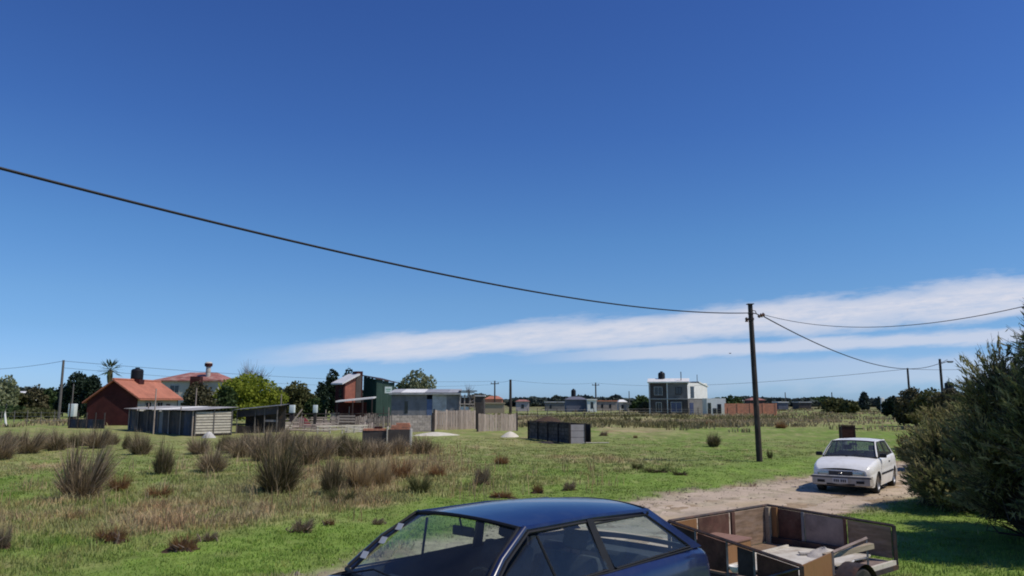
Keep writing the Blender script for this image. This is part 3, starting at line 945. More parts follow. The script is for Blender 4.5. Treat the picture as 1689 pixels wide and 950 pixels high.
def stones():
    n = 5200
    g = rng
    s_ = g.uniform(-16, 20, n)
    d_ = g.uniform(-0.6, 4.9, n)
    d_ = np.where(g.uniform(0, 1, n) < .5, np.where(g.uniform(0, 1, n) < .5, g.normal(0.1, .4, n), g.normal(4.2, .4, n)), d_)
    bend = 0.021 * np.minimum(s_, 0) ** 2
    x = RP[0] + s_ * RD[0] + (d_ + bend) * RD[1]
    y = RP[1] + s_ * RD[1] - (d_ + bend) * RD[0]
    r = g.uniform(0.008, 0.03, n) * np.where(g.uniform(0, 1, n) < .06, 1.9, 1)
    z = height(x, y)
    o6 = np.array([(1, 0, 0), (0, 1, 0), (-1, 0, 0), (0, -1, 0), (0, 0, .7), (0, 0, -.7)])
    v = np.stack([x, y, z], -1)[:, None] + o6[None] * r[:, None, None] * g.uniform(.6, 1.4, (n, 6, 1))
    f6 = np.array([(0, 1, 4), (1, 2, 4), (2, 3, 4), (3, 0, 4), (1, 0, 5), (2, 1, 5), (3, 2, 5), (0, 3, 5)])
    f = (np.arange(n) * 6)[:, None, None] + f6[None]
    c = np.array([0.34, 0.28, 0.22]) * g.uniform(.45, 1.3, (n, 1))
    me = np_mesh('road_gravel', v.reshape(-1, 3), f.reshape(-1, 3), GM, np.repeat(c, 6, 0))
    o = bpy.data.objects.new('road_gravel', me)
    COL.objects.link(o)
    tag(o, 'small stones and clods scattered over the dirt road', kind='stuff')


stones()


# ------------------------------------------------------------------ rush tussocks
def tussock_mesh(name, m, n=420, h=1.0, spread=0.35, seed=0, lean=(0, 0), pal=None):
    g = np.random.default_rng(seed)
    a = g.uniform(0, 2 * pi, n)
    rr = np.sqrt(g.uniform(0, 1, n)) * 0.22
    bx, by = rr * np.cos(a), rr * np.sin(a)
    out = g.uniform(0.1, 1, n) ** 0.8 * spread
    ta = a + g.normal(0, 0.8, n)
    hh = h * g.uniform(0.2, 1.0, n) ** 0.75 * (0.8 + 0.25 * np.sin(a * 2 + seed) + 0.12 * np.sin(a * 5 + seed * 2)) * (1 - 0.35 * (out / spread) ** 2)
    w = g.uniform(0.0035, 0.009, n)
    vs, fs = [], []
    ts = np.array([0, 0.4, 0.75, 1.0])
    px = bx[:, None] + out[:, None] * np.cos(ta)[:, None] * ts ** 1.5 + lean[0] * ts ** 1.4 * hh[:, None]
    py = by[:, None] + out[:, None] * np.sin(ta)[:, None] * ts ** 1.5 + lean[1] * ts ** 1.4 * hh[:, None]
    pz = hh[:, None] * (ts * (1 - 0.10 * ts * (out / spread)[:, None]))
    wa = g.uniform(0, 2 * pi, n)
    wt = np.array([1, 0.9, 0.6, 0.05])
    ox, oy = np.cos(wa)[:, None] * w[:, None] * wt, np.sin(wa)[:, None] * w[:, None] * wt
    L_ = np.stack([px - ox, py - oy, pz], -1)
    R_ = np.stack([px + ox, py + oy, pz], -1)
    v = np.stack([L_, R_], 2).reshape(n, 8, 3)
    b = (np.arange(n) * 8)[:, None]
    f = np.concatenate([b + [2 * k, 2 * k + 1, 2 * k + 3, 2 * k + 2] for k in range(3)], 0)
    v = v.reshape(-1, 3)
    v[:, 2] -= 0.03
    cols = None
    if pal is not None:
        pal = np.array(pal)
        k = g.choice(len(pal), n, p=None)
        cols = np.repeat(pal[k] * g.uniform(0.7, 1.25, (n, 1)), 8, 0)
    return np_mesh(name, v, f, m, cols)


STEM = vcolmat('rush_stems', 0.25, 6.0, trans=0.2)
P1 = [(0.18, 0.135, 0.085), (0.29, 0.22, 0.145), (0.40, 0.305, 0.20), (0.16, 0.13, 0.07), (0.50, 0.39, 0.25)]
P2 = [(0.11, 0.10, 0.045), (0.18, 0.145, 0.08), (0.30, 0.23, 0.145), (0.14, 0.13, 0.06), (0.09, 0.075, 0.04)]
TM = [tussock_mesh('rush_tussock', STEM, 1300, 1.0, 0.44, 1, (0.20, 0), P1),
      tussock_mesh('rush_tussock', STEM, 1150, 1.0, 0.52, 2, (-0.05, 0.05), P1),
      tussock_mesh('rush_tussock', STEM, 1300, 1.0, 0.40, 3, (0.05, 0), P2),
      tussock_mesh('rush_tussock', STEM, 1000, 1.0, 0.34, 4, (0.08, 0), P2),
      tussock_mesh('rush_tussock', STEM, 1200, 1.0, 0.58, 5, (0.12, 0), P1),
      tussock_mesh('rush_tussock', STEM, 1200, 1.0, 0.46, 9, (-0.12, 0.0), P1 + P2)]
TD = tussock_mesh('dry_tuft', LEAF['rust'], 600, 1.0, 0.42, 6)
TS = tussock_mesh('straw_tuft', LEAF['straw'], 600, 1.0, 0.40, 7)
TG = tussock_mesh('green_tuft', LEAF['olive'], 600, 1.0, 0.45, 8)

TUSS = [  # u, v of the foot, height and width in photograph pixels, mesh, what marks it out
    (132, 824, 112, 92, 0, 'biggest rush tussock on the left, grey brown and leaning'),
    (268, 783, 66, 44, 3, 'narrow dark tussock standing alone below the blue tin shed'),
    (458, 812, 102, 88, 2, 'biggest dark green and brown tussock in the middle of the field'),
    (350, 779, 50, 54, 1, 'squat tussock with dark foot left of the biggest dark one'),
    (547, 814, 72, 46, 2, 'slim dark tussock just right of the biggest dark one'),
    (232, 750, 46, 42, 1, 'brown tussock in front of the red house corner'),
    (209, 740, 32, 18, 2, 'small upright dark tussock beside the brown one before the red house'),
    (45, 748, 46, 50, 0, 'broad brown tussock left of the blue pole foot'),
    (93, 743, 40, 42, 1, 'brown tussock at the foot line of the tall left pole'),
    (119, 738, 30, 28, 2, 'small dark tussock right of the tall left pole'),
    (2, 757, 54, 44, 1, 'tussock cut by the left edge, dark at its foot'),
    (160, 738, 40, 44, 0, 'brown tussock below the dark fence beside the red house'),
    (328, 749, 36, 40, 1, 'brown tussock below the white slatted wall'),
    (400, 753, 44, 54, 1, 'wide brown tussock below the dark tin lean-to'),
    (372, 744, 34, 40, 2, 'low dark tussock behind the squat one'),
    (433, 760, 62, 52, 1, 'tall brown tussock right behind the biggest dark one'),
    (475, 752, 50, 54, 0, 'brown tussock behind the pallets, left of the middle'),
    (505, 768, 60, 58, 1, 'brown tussock between the two darkest tussocks'),
    (530, 758, 46, 50, 0, 'brown tussock behind the slim dark one'),
    (566, 752, 44, 44, 3, 'thin tussock left of the brick block'),
    (592, 757, 38, 50, 5, 'dark tussock leaning before the brick block'),
    (622, 755, 32, 46, 1, 'brown tussock hiding the foot of the brick block'),
    (655, 750, 36, 34, 1, 'low brown tussock before the grey side of the brick block'),
    (697, 749, 36, 46, 1, 'tussock right of the brick block beside the sand'),
    (1177, 737, 27, 28, 2, 'round dark tussock alone in the green field left of the pole'),
]


g_ = random.Random(77)
BELT = [
    (392, 747, 36, 50, 4, 'taupe tussock under the left end of the tin lean-to'),
    (414, 741, 34, 46, 5, 'small taupe tussock under the middle of the tin lean-to'),
    (447, 745, 46, 50, 0, 'taupe tussock rising behind the biggest dark one, on its left'),
    (463, 739, 34, 42, 4, 'low fuzzy tussock below the leaning grey pole'),
    (492, 744, 36, 48, 5, 'fuzzy brown tussock below the red cloth heap'),
    (517, 741, 30, 44, 4, 'low wide tussock before the left end of the pale rails'),
    (548, 745, 32, 46, 0, 'brown tussock before the middle of the pale rails'),
    (580, 741, 26, 44, 5, 'low tussock before the right end of the pale rails'),
    (612, 746, 26, 44, 4, 'low tussock against the dark half of the brick block'),
    (640, 743, 18, 36, 5, 'lowest tussock, before the gap of the brick block'),
    (20, 738, 32, 40, 1, 'faded tussock behind the white leaning post at the far left'),
    (70, 740, 34, 44, 4, 'faded tussock left of the foot of the tall left pole'),
    (142, 735, 28, 42, 5, 'faded low tussock before the low dark panel fence'),
    (182, 733, 26, 36, 1, 'faded low tussock before the red gable wall'),
    (-8, 740, 36, 40, 0, 'faded tussock mostly outside the left edge')]
TUSS += BELT


def place(me, name, u, v, hp, wp, label, cat, group):
    p = at(u, v)
    d = p.y
    o = bpy.data.objects.new(name, me)
    COL.objects.link(o)
    hm, wm = hp / FPX * d, wp / FPX * d
    o.location = (p.x, p.y, gh(p.x, p.y))
    o.scale = (wm / 0.95, wm / 0.95, hm / 0.92)
    o.rotation_euler = (0, 0, random.uniform(-0.5, 0.5))
    tag(o, label, cat, group)
    return o


for i_, (u, v, hp, wp, k, lab) in enumerate(TUSS):
    if k == 1: k = (1, 4, 5)[i_ % 3]
    place(TM[k], 'rush_tussock', u, v, hp, wp, lab, 'tussock', 'rush tussocks in the field')

for (u, v, hp, wp, me, nm, lab) in [
    (196, 810, 38, 46, TD, 'dry_tuft', 'rust brown dry tuft right of the biggest left tussock'),
    (262, 822, 26, 50, TD, 'dry_tuft', 'low rusty tuft below the narrow dark tussock'),
    (592, 806, 64, 62, TS, 'straw_tuft', 'tall straw coloured tuft right of the slim dark tussock'),
    (628, 800, 50, 56, TS, 'straw_tuft', 'straw tuft below the brick block, second of the pale ones'),
    (660, 788, 40, 50, TD, 'dry_tuft', 'rusty straw tuft below the grey end of the brick block'),
    (566, 828, 30, 60, TG, 'green_tuft', 'low olive tuft under the slim dark tussock'),
    (692, 812, 40, 46, TG, 'green_tuft', 'grey green tuft above the windscreen of the blue car'),
    (720, 786, 26, 40, TD, 'dry_tuft', 'faded rusty tuft in the open grass above the blue car'),
    (827, 766, 20, 34, TD, 'dry_tuft', 'small rusty tuft behind the charred stump'),
    (1110, 702, 15, 16, TG, 'green_tuft', 'small dark tuft below the white two storey house'),
    (1131, 703, 10, 22, TG, 'green_tuft', 'flat dark tuft right below the white house corner'),
    (1052, 697, 14, 18, TG, 'green_tuft', 'dark tuft left of the white house foot'),
    (1172, 702, 13, 22, TD, 'dry_tuft', 'brown tuft below the small white annex'),
    (1288, 706, 15, 26, TD, 'dry_tuft', 'brown tuft right of the big pole'),
    (1206, 700, 12, 26, TG, 'green_tuft', 'olive tuft below the long orange wall'),
    (1035, 694, 12, 14, TG, 'green_tuft', 'tiny dark tuft far left of the white house'),
    (1270, 755, 20, 12, TG, 'green_tuft', 'thin dark tuft beside the foot of the big pole'),
    (1052, 772, 16, 26, TG, 'green_tuft', 'dark green tuft at the left end of the earth ridge'),
]:
    place(me, nm, u, v, hp, wp, lab, 'grass tuft', 'grass tufts in the field')


# ------------------------------------------------------------------ clods, stumps, earth ridges
def clod(name, u, v, hp, wp, label, cat='clod', roots=14, seed=0, group=None):
    g = random.Random(seed)
    p = at(u, v)
    d = p.y
    h, w = hp / FPX * d, wp / FPX * d
    root = thing(name, label, cat, (p.x, p.y, gh(p.x, p.y)), 0, group)
    b = MB()
    n = 22
    rows = []
    for i in range(9):
        f = i / 8
        row = []
        for k in range(n):
            q = 2 * pi * k / n
            rr = w / 2 * (1 - f ** 1.2) * (0.6 + 0.6 * g.random()) * (1 if abs(cos(q)) > 0.5 else 0.7)
            row.append((rr * cos(q), rr * sin(q) * 0.7, h * (f ** 0.8) * (0.45 + 0.3 * g.random()) * (0.5 + 0.5 * abs(sin(q * 2 + seed))) - 0.05))
        rows.append(row)
    b.grid(rows, False, closed=True)
    b.build('soil_lump', M['soil'], root)
    ridge = name == 'earth_ridge'
    stem = bpy.data.objects.new('dry_stems', TG if ridge else (TD if seed % 2 else TM[0]))
    COL.objects.link(stem)
    stem.parent = root
    stem.scale = (w * 0.85, w * 0.5, h * 1.25)
    r = MB()
    for i in range(max(3, roots // 5)):
        q = g.uniform(0, 2 * pi)
        s = g.uniform(0.1, 0.48) * w
        x0, y0 = s * cos(q), s * sin(q) * 0.6
        hh = h * g.uniform(0.3, 0.75)
        pts = [(x0, y0, 0), (x0 + g.uniform(-.08, .08), y0, hh * 0.6), (x0 + g.uniform(-.1, .1), y0 + g.uniform(-.05, .05), hh)]
        r.tube(pts, [0.022, 0.015, 0.005], 5)
    r.build('roots', LEAF['tussock'], root, kind='stuff')
    return root


for i, (nm, u, v, hp, wp, lab, cat) in enumerate([
    ('charred_stump', 793, 799, 34, 36, 'charred pointed stump in the grass above the blue car roof', 'stump'),
    ('clod_pile', 302, 908, 32, 74, 'dark heap of turned clods in the bright green grass, lower left', 'clod'),
    ('clod_pile', 345, 894, 16, 34, 'small dark clod right behind the lower left heap', 'clod'),
    ('clod_pile', 182, 893, 30, 84, 'spiky dark row of rooted clods at the lower left', 'clod'),
    ('clod_pile', 497, 879, 24, 50, 'reddish brown clod between grass and green verge', 'clod'),
    ('clod_pile', 543, 866, 14, 30, 'dark flat clod right of the reddish brown one', 'clod'),
    ('clod_pile', 622, 864, 12, 28, 'small black clod left of the windscreen of the blue car', 'clod'),
    ('clod_pile', 887, 812, 20, 30, 'dark clod above the blue car roof, left one of the pair', 'clod'),
    ('clod_pile', 938, 808, 16, 30, 'brown clod above the blue car roof, right one of the pair', 'clod'),
    ('clod_pile', 828, 818, 12, 60, 'flat reddish clod hidden partly by the blue car roof', 'clod'),
    ('earth_ridge', 1084, 779, 10, 66, 'low dark earth ridge in the grass above the sandy verge', 'earth ridge'),
    ('earth_ridge', 1122, 785, 9, 40, 'end piece of the earth ridge nearest the dirt road', 'earth ridge'),
    ('clod_pile', 995, 719, 8, 18, 'brown clod right of the dark timber pen', 'clod'),
    ('clod_pile', 1048, 723, 6, 12, 'small black clod between pen and round tussock', 'clod'),
    ('clod_pile', 4, 905, 38, 30, 'dark clod cut by the left edge of the picture', 'clod'),
]):
    clod(nm, u, v, hp, wp, lab, cat, 26 if wp > 40 else 12, 100 + i, 'clods and stumps in the grass')

# ------------------------------------------------------------------ trees
def leaf_quads(c, s, g, elong=1.0, up=0.0):
    """c (n,3) centres; random small quads"""
    n = len(c)
    a = g.normal(0, 1, (n, 3)); a[:, 2] = a[:, 2] * 0.8 + up
    a /= np.linalg.norm(a, axis=1)[:, None]
    b = np.cross(a, g.normal(0, 1, (n, 3)))
    b /= np.linalg.norm(b, axis=1)[:, None] + 1e-9
    s = np.asarray(s)[:, None] if np.ndim(s) else s
    A, B = a * s * elong, b * s
    v = np.stack([c - A - B * .3, c - A * .1 + B, c + A + B * .3, c + A * .1 - B], 1).reshape(-1, 3)
    f = (np.arange(n) * 4)[:, None] + np.arange(4)
    return v, f


def crown_points(n, blobs, g, thick=0.45):
    """points near the surfaces of overlapping blobs, with gaps"""
    out = []
    tot = sum(b[3] * b[4] for b in blobs)
    for (cx, cy, cz, rh, rv) in blobs:
        k = max(6, int(n * rh * rv / tot))
        d = g.normal(0, 1, (k, 3)); d /= np.linalg.norm(d, axis=1)[:, None]
        r = 1 - thick * g.uniform(0, 1, k) ** 1.3 + g.normal(0, 0.06, k)
        # clumps: push in or out by direction
        lump = 0.82 + 0.30 * vnoise(d[:, 0] * 2.3 + cx * 3, d[:, 1] * 2.3 + d[:, 2] * 1.7 + cy, 5)
        r = r * lump
        out.append(np.stack([cx + d[:, 0] * r * rh, cy + d[:, 1] * r * rh, cz + d[:, 2] * r * rv], -1))
    return np.concatenate(out)


def tree(name, label, cat, u, y, vtop, w_px, lm='green', v_low=None, n=700, leaf=None, group=None, style='round', seed=1, trunk=True):
    """tree at column u and distance y, its top at row vtop, crown w_px wide; foot on the ground"""
    g = np.random.default_rng(seed * 31 + int(u))
    x = ux(u, y)
    H = vz(vtop, y)
    wd = w_px * 1.22 / FPX * y
    low = 0.1 * H if v_low is None else max(0.0, min(vz(v_low, y), H * .12))
    root = thing(name, label, cat, (x, y, gh(x, y) - 0.03), g.uniform(0, 6), group)
    leaf = leaf or max(0.09, 0.0016 * y)
    ch = H - low
    blobs = []
    if style == 'cone':
        for i in range(6):
            f = i / 5
            blobs.append((0, 0, low + ch * (0.1 + 0.82 * f), wd / 2 * (1 - 0.8 * f), ch * 0.16))
    else:
        k = 9 if wd > 2.5 else 6
        rr = min(wd / 2, ch / 2 * 1.3)
        for i in range(k):
            a = 2 * pi * i / k + g.uniform(-.4, .4)
            q = g.uniform(0.35, 0.72)
            rs = g.uniform(0.34, 0.52)
            zf = (0.16, 0.5, 0.3, 0.66)[i % 4] + g.uniform(-.05, .05)
            sh = 1 - 0.45 * max(0, zf - 0.45) / 0.4
            blobs.append((wd / 2 * q * cos(a) * sh, wd / 2 * q * sin(a) * sh, low + ch * zf, wd / 2 * rs, ch * rs * 0.5))
        blobs.append((0, 0, low + ch * 0.72, wd * 0.24, ch * 0.28))
        blobs.append((g.uniform(-.1, .1) * wd, 0, low + ch * 0.35, wd * 0.36, ch * 0.36))
    if trunk:
        t = MB()
        r0 = max(0.05, 0.022 * H)
        t.tube([(0, 0, -0.1), (0.01 * H, 0, low + ch * .25), (0, 0.01 * H, low + ch * 0.75)], [r0, r0 * 0.7, r0 * 0.25], 6)
        for b in blobs[:6]:
            t.tube([(0, 0, low + ch * .15), (b[0] * .5, b[1] * .5, (low + ch * .15 + b[2]) / 2), (b[0], b[1], b[2])], [r0 * .45, r0 * .3, r0 * .1], 5)
        t.build('trunk', M['bark'], root)
    if style == 'bare':
        b = MB()
        for i in range(n // 5):
            bl = blobs[i % len(blobs)]
            d = g.normal(0, 1, 3); d /= np.linalg.norm(d); d[2] = abs(d[2]) * 0.8
            s0 = np.array([bl[0] * .4, bl[1] * .4, low + ch * .3])
            c = np.array(bl[:3])
            e = c + d * np.array([bl[3], bl[3], bl[4]]) * g.uniform(.6, 1.25)
            mid = (s0 + e) / 2 + g.normal(0, .1, 3) * wd * .12
            e2 = mid + (e - mid) * 0.6 + g.normal(0, .12, 3) * wd * .2
            b.tube([s0 * .2 + c * .8, mid * .4 + e * .6, e], [leaf * .16, leaf * .12, leaf * .05], 3, False)
            b.tube([mid, e2], [leaf * .12, leaf * .05], 3, False)
        b.build('crown', LEAF[lm], root)
        return root
    c = crown_points(int(n * 3.4), blobs, g)
    v, f = leaf_quads(c, leaf * g.uniform(0.6, 1.4, len(c)), g)
    me = np_mesh('crown', v, f, LEAF[lm])
    o = bpy.data.objects.new('crown', me)
    COL.objects.link(o)
    o.parent = root
    return root


def palm(label, u, y, vtop, h_px):
    x = ux(u, y)
    H = vz(vtop, y)
    root = thing('palm_tree', label, 'palm', (x, y, 0))
    g = random.Random(5)
    t = MB().tube([(0, 0, -0.1), (0.05, 0, H * .4), (0, 0, H - 0.8)], [0.24, 0.2, 0.22], 8)
    t.build('trunk', M['bark'], root)
    sk = MB().tube([(0, 0, H - 2.4), (0, 0, H - 1.6), (0, 0, H - .9)], [0.24, 0.36, 0.3], 8)
    sk.build('dead_frond_skirt', LEAF['brown'], root)
    for i in range(26):
        a = i * 2.4
        el = 1.2 - 1.7 * (i / 26)
        b = MB()
        L_ = 1.9
        for s in (-1, 1):
            for k in range(6):
                q = 0.35 + 0.65 * k / 5
                c0 = Vector((cos(a) * cos(el), sin(a) * cos(el), sin(el))) * L_ * 0.5
                side = Vector((-sin(a), cos(a), 0)) * s
                tip = c0 * (1 + q) + side * 0.42 * (1 - q * .6) - Vector((0, 0, 0.16 * q))
                b.add([c0 * 0.9, c0 * 0.9 + side * 0.16, tip], [(0, 1, 2)])
        b.tube([(0, 0, 0), Vector((cos(a) * cos(el), sin(a) * cos(el), sin(el))) * L_ * .5], 0.02, 4)
        o = b.build('frond', LEAF['green'] if i % 3 else LEAF['olive'], root)
        o.location = (0, 0, H - 0.85)


# left side
tree('broad_tree', 'pale green tree at the left edge beyond the field', 'tree', 6, 120, 617, 46, 'pale', 668, 700, seed=1)
tree('broad_tree', 'olive yellow tree between left edge tree and tall pole', 'tree', 30, 125, 646, 44, 'olive', 672, 500, seed=2)
tree('broad_tree', 'brownish thin tree left of the tall left pole', 'tree', 57, 125, 634, 34, 'brown', 672, 400, seed=3)
tree('broad_tree', 'greyish green tree just left of the tall left pole', 'tree', 82, 128, 638, 34, 'green', 672, 450, seed=4)
tree('dense_tree', 'tall dark tree with thin top between pole and palm', 'tree', 126, 118, 611, 44, 'dark', 680, 900, seed=5)
tree('dense_tree', 'dark round tree right behind the red house gable', 'tree', 150, 112, 617, 34, 'dark', 680, 800, seed=6)
tree('dense_tree', 'dark low tree between the tall pole and the thin pole', 'tree', 104, 120, 630, 26, 'dark', 680, 500, seed=7)
tree('low_bush', 'low green bush under the pole at the far left fence', 'bush', 60, 105, 672, 60, 'olive', 688, 350, seed=8, trunk=False)
tree('low_bush', 'low green bush beyond the wire fence at the left', 'bush', 20, 105, 668, 50, 'green', 688, 350, seed=9, trunk=False)
palm('palm with ragged crown behind the red house gable', 177, 96, 600, 50)
tree('broad_tree', 'small brown tree at the right end of the red roof', 'tree', 326, 73, 626, 50, 'brown', 690, 900, seed=10)
tree('broad_tree', 'bright lime green tree behind the tin sheds', 'tree', 408, 80, 615, 104, 'lime', 672, 2600, seed=11, leaf=0.13)
tree('bare_tree', 'bare grey tree standing behind the lime green tree', 'tree', 412, 97, 586, 80, 'bare', 640, 1600, seed=12, style='bare')
tree('broad_tree', 'dull green tree at the shady left end of the lime tree', 'tree', 372, 76, 632, 36, 'green', 680, 700, seed=13)
tree('broad_tree', 'olive tree right of the lime green tree', 'tree', 488, 86, 628, 66, 'olive', 680, 1200, seed=14)
tree('low_bush', 'brownish bush filling the gap left of the brick shed house', 'bush', 520, 84, 655, 40, 'green', 688, 400, seed=15, trunk=False)
tree('dense_tree', 'dark tree behind the white slanted roof, taller one', 'tree', 548, 108, 608, 34, 'dark', 660, 700, seed=16)
tree('dense_tree', 'dark tree tip above the white slanted roof', 'tree', 574, 110, 605, 24, 'dark', 660, 400, seed=17)
tree('dense_tree', 'dark low bush left of the brick wall under the slanted roof', 'tree', 529, 100, 628, 24, 'dark', 680, 450, seed=18)
tree('broad_tree', 'pale feathery tree behind the long grey shed', 'tree', 688, 92, 608, 62, 'pale', 655, 1200, seed=19)
tree('broad_tree', 'low green tree between green shed and pale feathery tree', 'tree', 663, 95, 627, 34, 'green', 660, 500, seed=20)
tree('bare_tree', 'thin bare tree over the right end of the grey shed', 'tree', 772, 96, 622, 36, 'bare', 650, 200, seed=21, style='bare')
tree('broad_tree', 'round green tree left of the white two storey house', 'tree', 1058, 170, 652, 34, 'green', 676, 500, seed=22)
tree('broad_tree', 'olive shrub touching the white two storey house', 'tree', 1066, 140, 662, 28, 'brown', 682, 400, seed=23)
tree('dense_tree', 'dark blocky tree right of the horizon bushes', 'tree', 1426, 190, 646, 16, 'blueish', 664, 350, seed=24)
tree('dense_tree', 'thin dark tree left of the white marker post', 'tree', 1450, 185, 655, 8, 'blueish', 668, 150, seed=25)
tree('dense_tree', 'dark low tree right of the white marker post', 'tree', 1474, 120, 652, 30, 'dark', 676, 600, seed=26)
tree('broad_tree', 'olive brown tree around the foot of the left far pole', 'tree', 1508, 74, 637, 52, 'brown', 690, 1300, seed=27)
tree('broad_tree', 'olive tree between the two far poles on the right', 'tree', 1540, 66, 640, 60, 'olive', 692, 1300, seed=28)
tree('broad_tree', 'brown olive tree below the street lamp', 'tree', 1570, 60, 640, 60, 'brown', 694, 1300, seed=29)
tree('low_bush', 'olive bush on the horizon right of the orange wall', 'bush', 1378, 150, 655, 54, 'olive', 672, 500, seed=30, trunk=False)
tree('low_bush', 'smaller olive bush on the horizon before the blocky tree', 'bush', 1402, 140, 659, 26, 'olive', 672, 300, seed=31, trunk=False)
tree('dense_tree', 'dark shrub behind the orange bricked wall', 'tree', 1208, 165, 651, 36, 'green', 664, 300, seed=32)

# tree line along the horizon, each tree by itself
for i, (u, vt, w, lmk) in enumerate([
    (792, 650, 22, 'brown'), (812, 654, 16, 'olive'), (858, 656, 26, 'blueish'), (880, 655, 22, 'blueish'), (900, 657, 24, 'blueish'),
    (918, 653, 10, 'blueish'), (930, 655, 20, 'blueish'), (960, 653, 30, 'blueish'), (990, 656, 26, 'blueish'), (1016, 652, 14, 'blueish'),
    (1035, 658, 22, 'blueish'), (1185, 657, 24, 'green'), (1232, 654, 26, 'blueish'), (1262, 656, 24, 'blueish'), (1290, 657, 22, 'blueish'),
    (1322, 657, 24, 'blueish'), (1346, 656, 20, 'green'), (1362, 655, 20, 'green'), (1440, 658, 20, 'blueish'), (748, 655, 30, 'blueish'),
    (1492, 655, 26, 'blueish'), (1600, 652, 60, 'blueish'), (1660, 650, 60, 'blueish'), (40, 638, 34, 'blueish'), (70, 642, 26, 'blueish'),
    (240, 640, 40, 'blueish'), (470, 640, 40, 'blueish'), (620, 640, 40, 'blueish')]):
    tree('distant_tree', 'small distant dark tree in the line along the horizon', 'tree', u, 300 + (i * 37) % 60, vt, w * 2.1, lmk, 667, 420,
         leaf=0.75, group='trees along the horizon', seed=60 + i, trunk=False)


# ------------------------------------------------------------------ tamarisk bushes on the right
BUSHMAT = vcolmat('bush_sprays', 0.3, 1.5, trans=0.35, rough=0.7)
BUSHPAL = dict(tamarisk=[(0.11, 0.125, 0.048), (0.24, 0.25, 0.10), (0.45, 0.39, 0.19)], tamlight=[(0.13, 0.13, 0.045), (0.22, 0.21, 0.075), (0.32, 0.27, 0.12)])


def spray_bush(name, label, cx, cy, blobs, n_br, lm, seed, base_n=9, leaf=0.035, per=26):
    g = np.random.default_rng(seed)
    z0 = gh(cx, cy)
    root = thing(name, label, 'bush', (cx, cy, z0))
    br = MB()
    C_, K_, D_ = [], [], []
    wts = np.array([b[3] * b[4] for b in blobs]); wts = wts / wts.sum()
    which = g.choice(len(blobs), n_br, p=wts)
    for i in range(n_br):
        bx, by, bz, rh, rv = blobs[which[i]]
        d = g.normal(0, 1, 3); d /= np.linalg.norm(d)
        if d[2] < -0.3: d[2] *= -0.6
        q = g.uniform(0.5, 1.12)
        e = np.array([bx + d[0] * rh * q, by + d[1] * rh * q, bz + d[2] * rv * q])
        if e[2] < 0.04: e[2] = g.uniform(0.04, 0.4)
        dirn = d * np.array([1, 1, 0.7]) + np.array([0, 0, 0.55])
        dirn /= np.linalg.norm(dirn)
        L_ = g.uniform(0.4, 1.15)
        s0 = e - dirn * L_
        s0[2] = max(s0[2], 0.03)
        if i % 5 == 0:
            k0 = np.array([bx * .35 + g.normal(0, .15), by * .35 + g.normal(0, .15), 0.05])
            mid = (k0 + s0) / 2 + g.normal(0, .15, 3)
            mid[2] = max(mid[2], 0.05)
            br.tube([k0, mid, s0, e], [0.028, 0.018, 0.009, 0.003], 4, False)
        else:
            br.tube([s0, e], [0.006, 0.002], 3, False)
        t = g.uniform(0, 1, per)
        droop = np.stack([0 * t, 0 * t, -0.10 * t ** 2], -1)
        pts = s0 + (e - s0) * t[:, None] + droop + g.normal(0, 0.055, (per, 3)) * (1.1 - t)[:, None] * 1.0
        C_.append(pts)
        D_.append(np.repeat(dirn[None], per, 0))
        K_.append(np.full(per, g.uniform(0, 1)))
    C_ = np.concatenate(C_); D_ = np.concatenate(D_)
    C_[:, 2] = np.maximum(C_[:, 2], 0.01)
    n = len(C_)
    a = D_ + g.normal(0, 0.45, (n, 3)); a /= np.linalg.norm(a, axis=1)[:, None]
    b = np.cross(a, g.normal(0, 1, (n, 3))); b /= np.linalg.norm(b, axis=1)[:, None]
    s = leaf * g.uniform(0.7, 1.6, n)[:, None]
    A, B = a * s * 2.0, b * s * 0.32
    v = np.stack([C_ - A, C_ + B, C_ + A, C_ - B], 1).reshape(-1, 3)
    f = (np.arange(n) * 4)[:, None] + np.arange(4)
    br.build('branches', M['bark'], root, kind='stuff')
    K_ = np.concatenate(K_)[:, None]
    c0, c1, c2 = [np.array(q) for q in BUSHPAL[lm]]
    cc = np.where(K_ < .5, c0 + (c1 - c0) * K_ * 2, c1 + (c2 - c1) * (K_ * 2 - 1)) * g.uniform(.75, 1.25, (n, 1))
    me = np_mesh('foliage', v, f, BUSHMAT, np.repeat(cc, 4, 0))
    o = bpy.data.objects.new('foliage', me)
    COL.objects.link(o)
    o.parent = root
    o['kind'] = 'stuff'
    return root


def blobset(rx, ry, h, k, seed, low=0.2):
    g = random.Random(seed)
    out = [(0, 0, h * 0.5, rx * 0.62, h * 0.42)]
    for i in range(k):
        a = 2 * pi * i / k + g.uniform(-.3, .3)
        zf = g.uniform(low, 0.68)
        q = g.uniform(0.5, 0.72)
        out.append((rx * q * cos(a), ry * q * sin(a), h * zf, rx * g.uniform(0.26, 0.4), h * g.uniform(0.2, 0.32)))
    return out


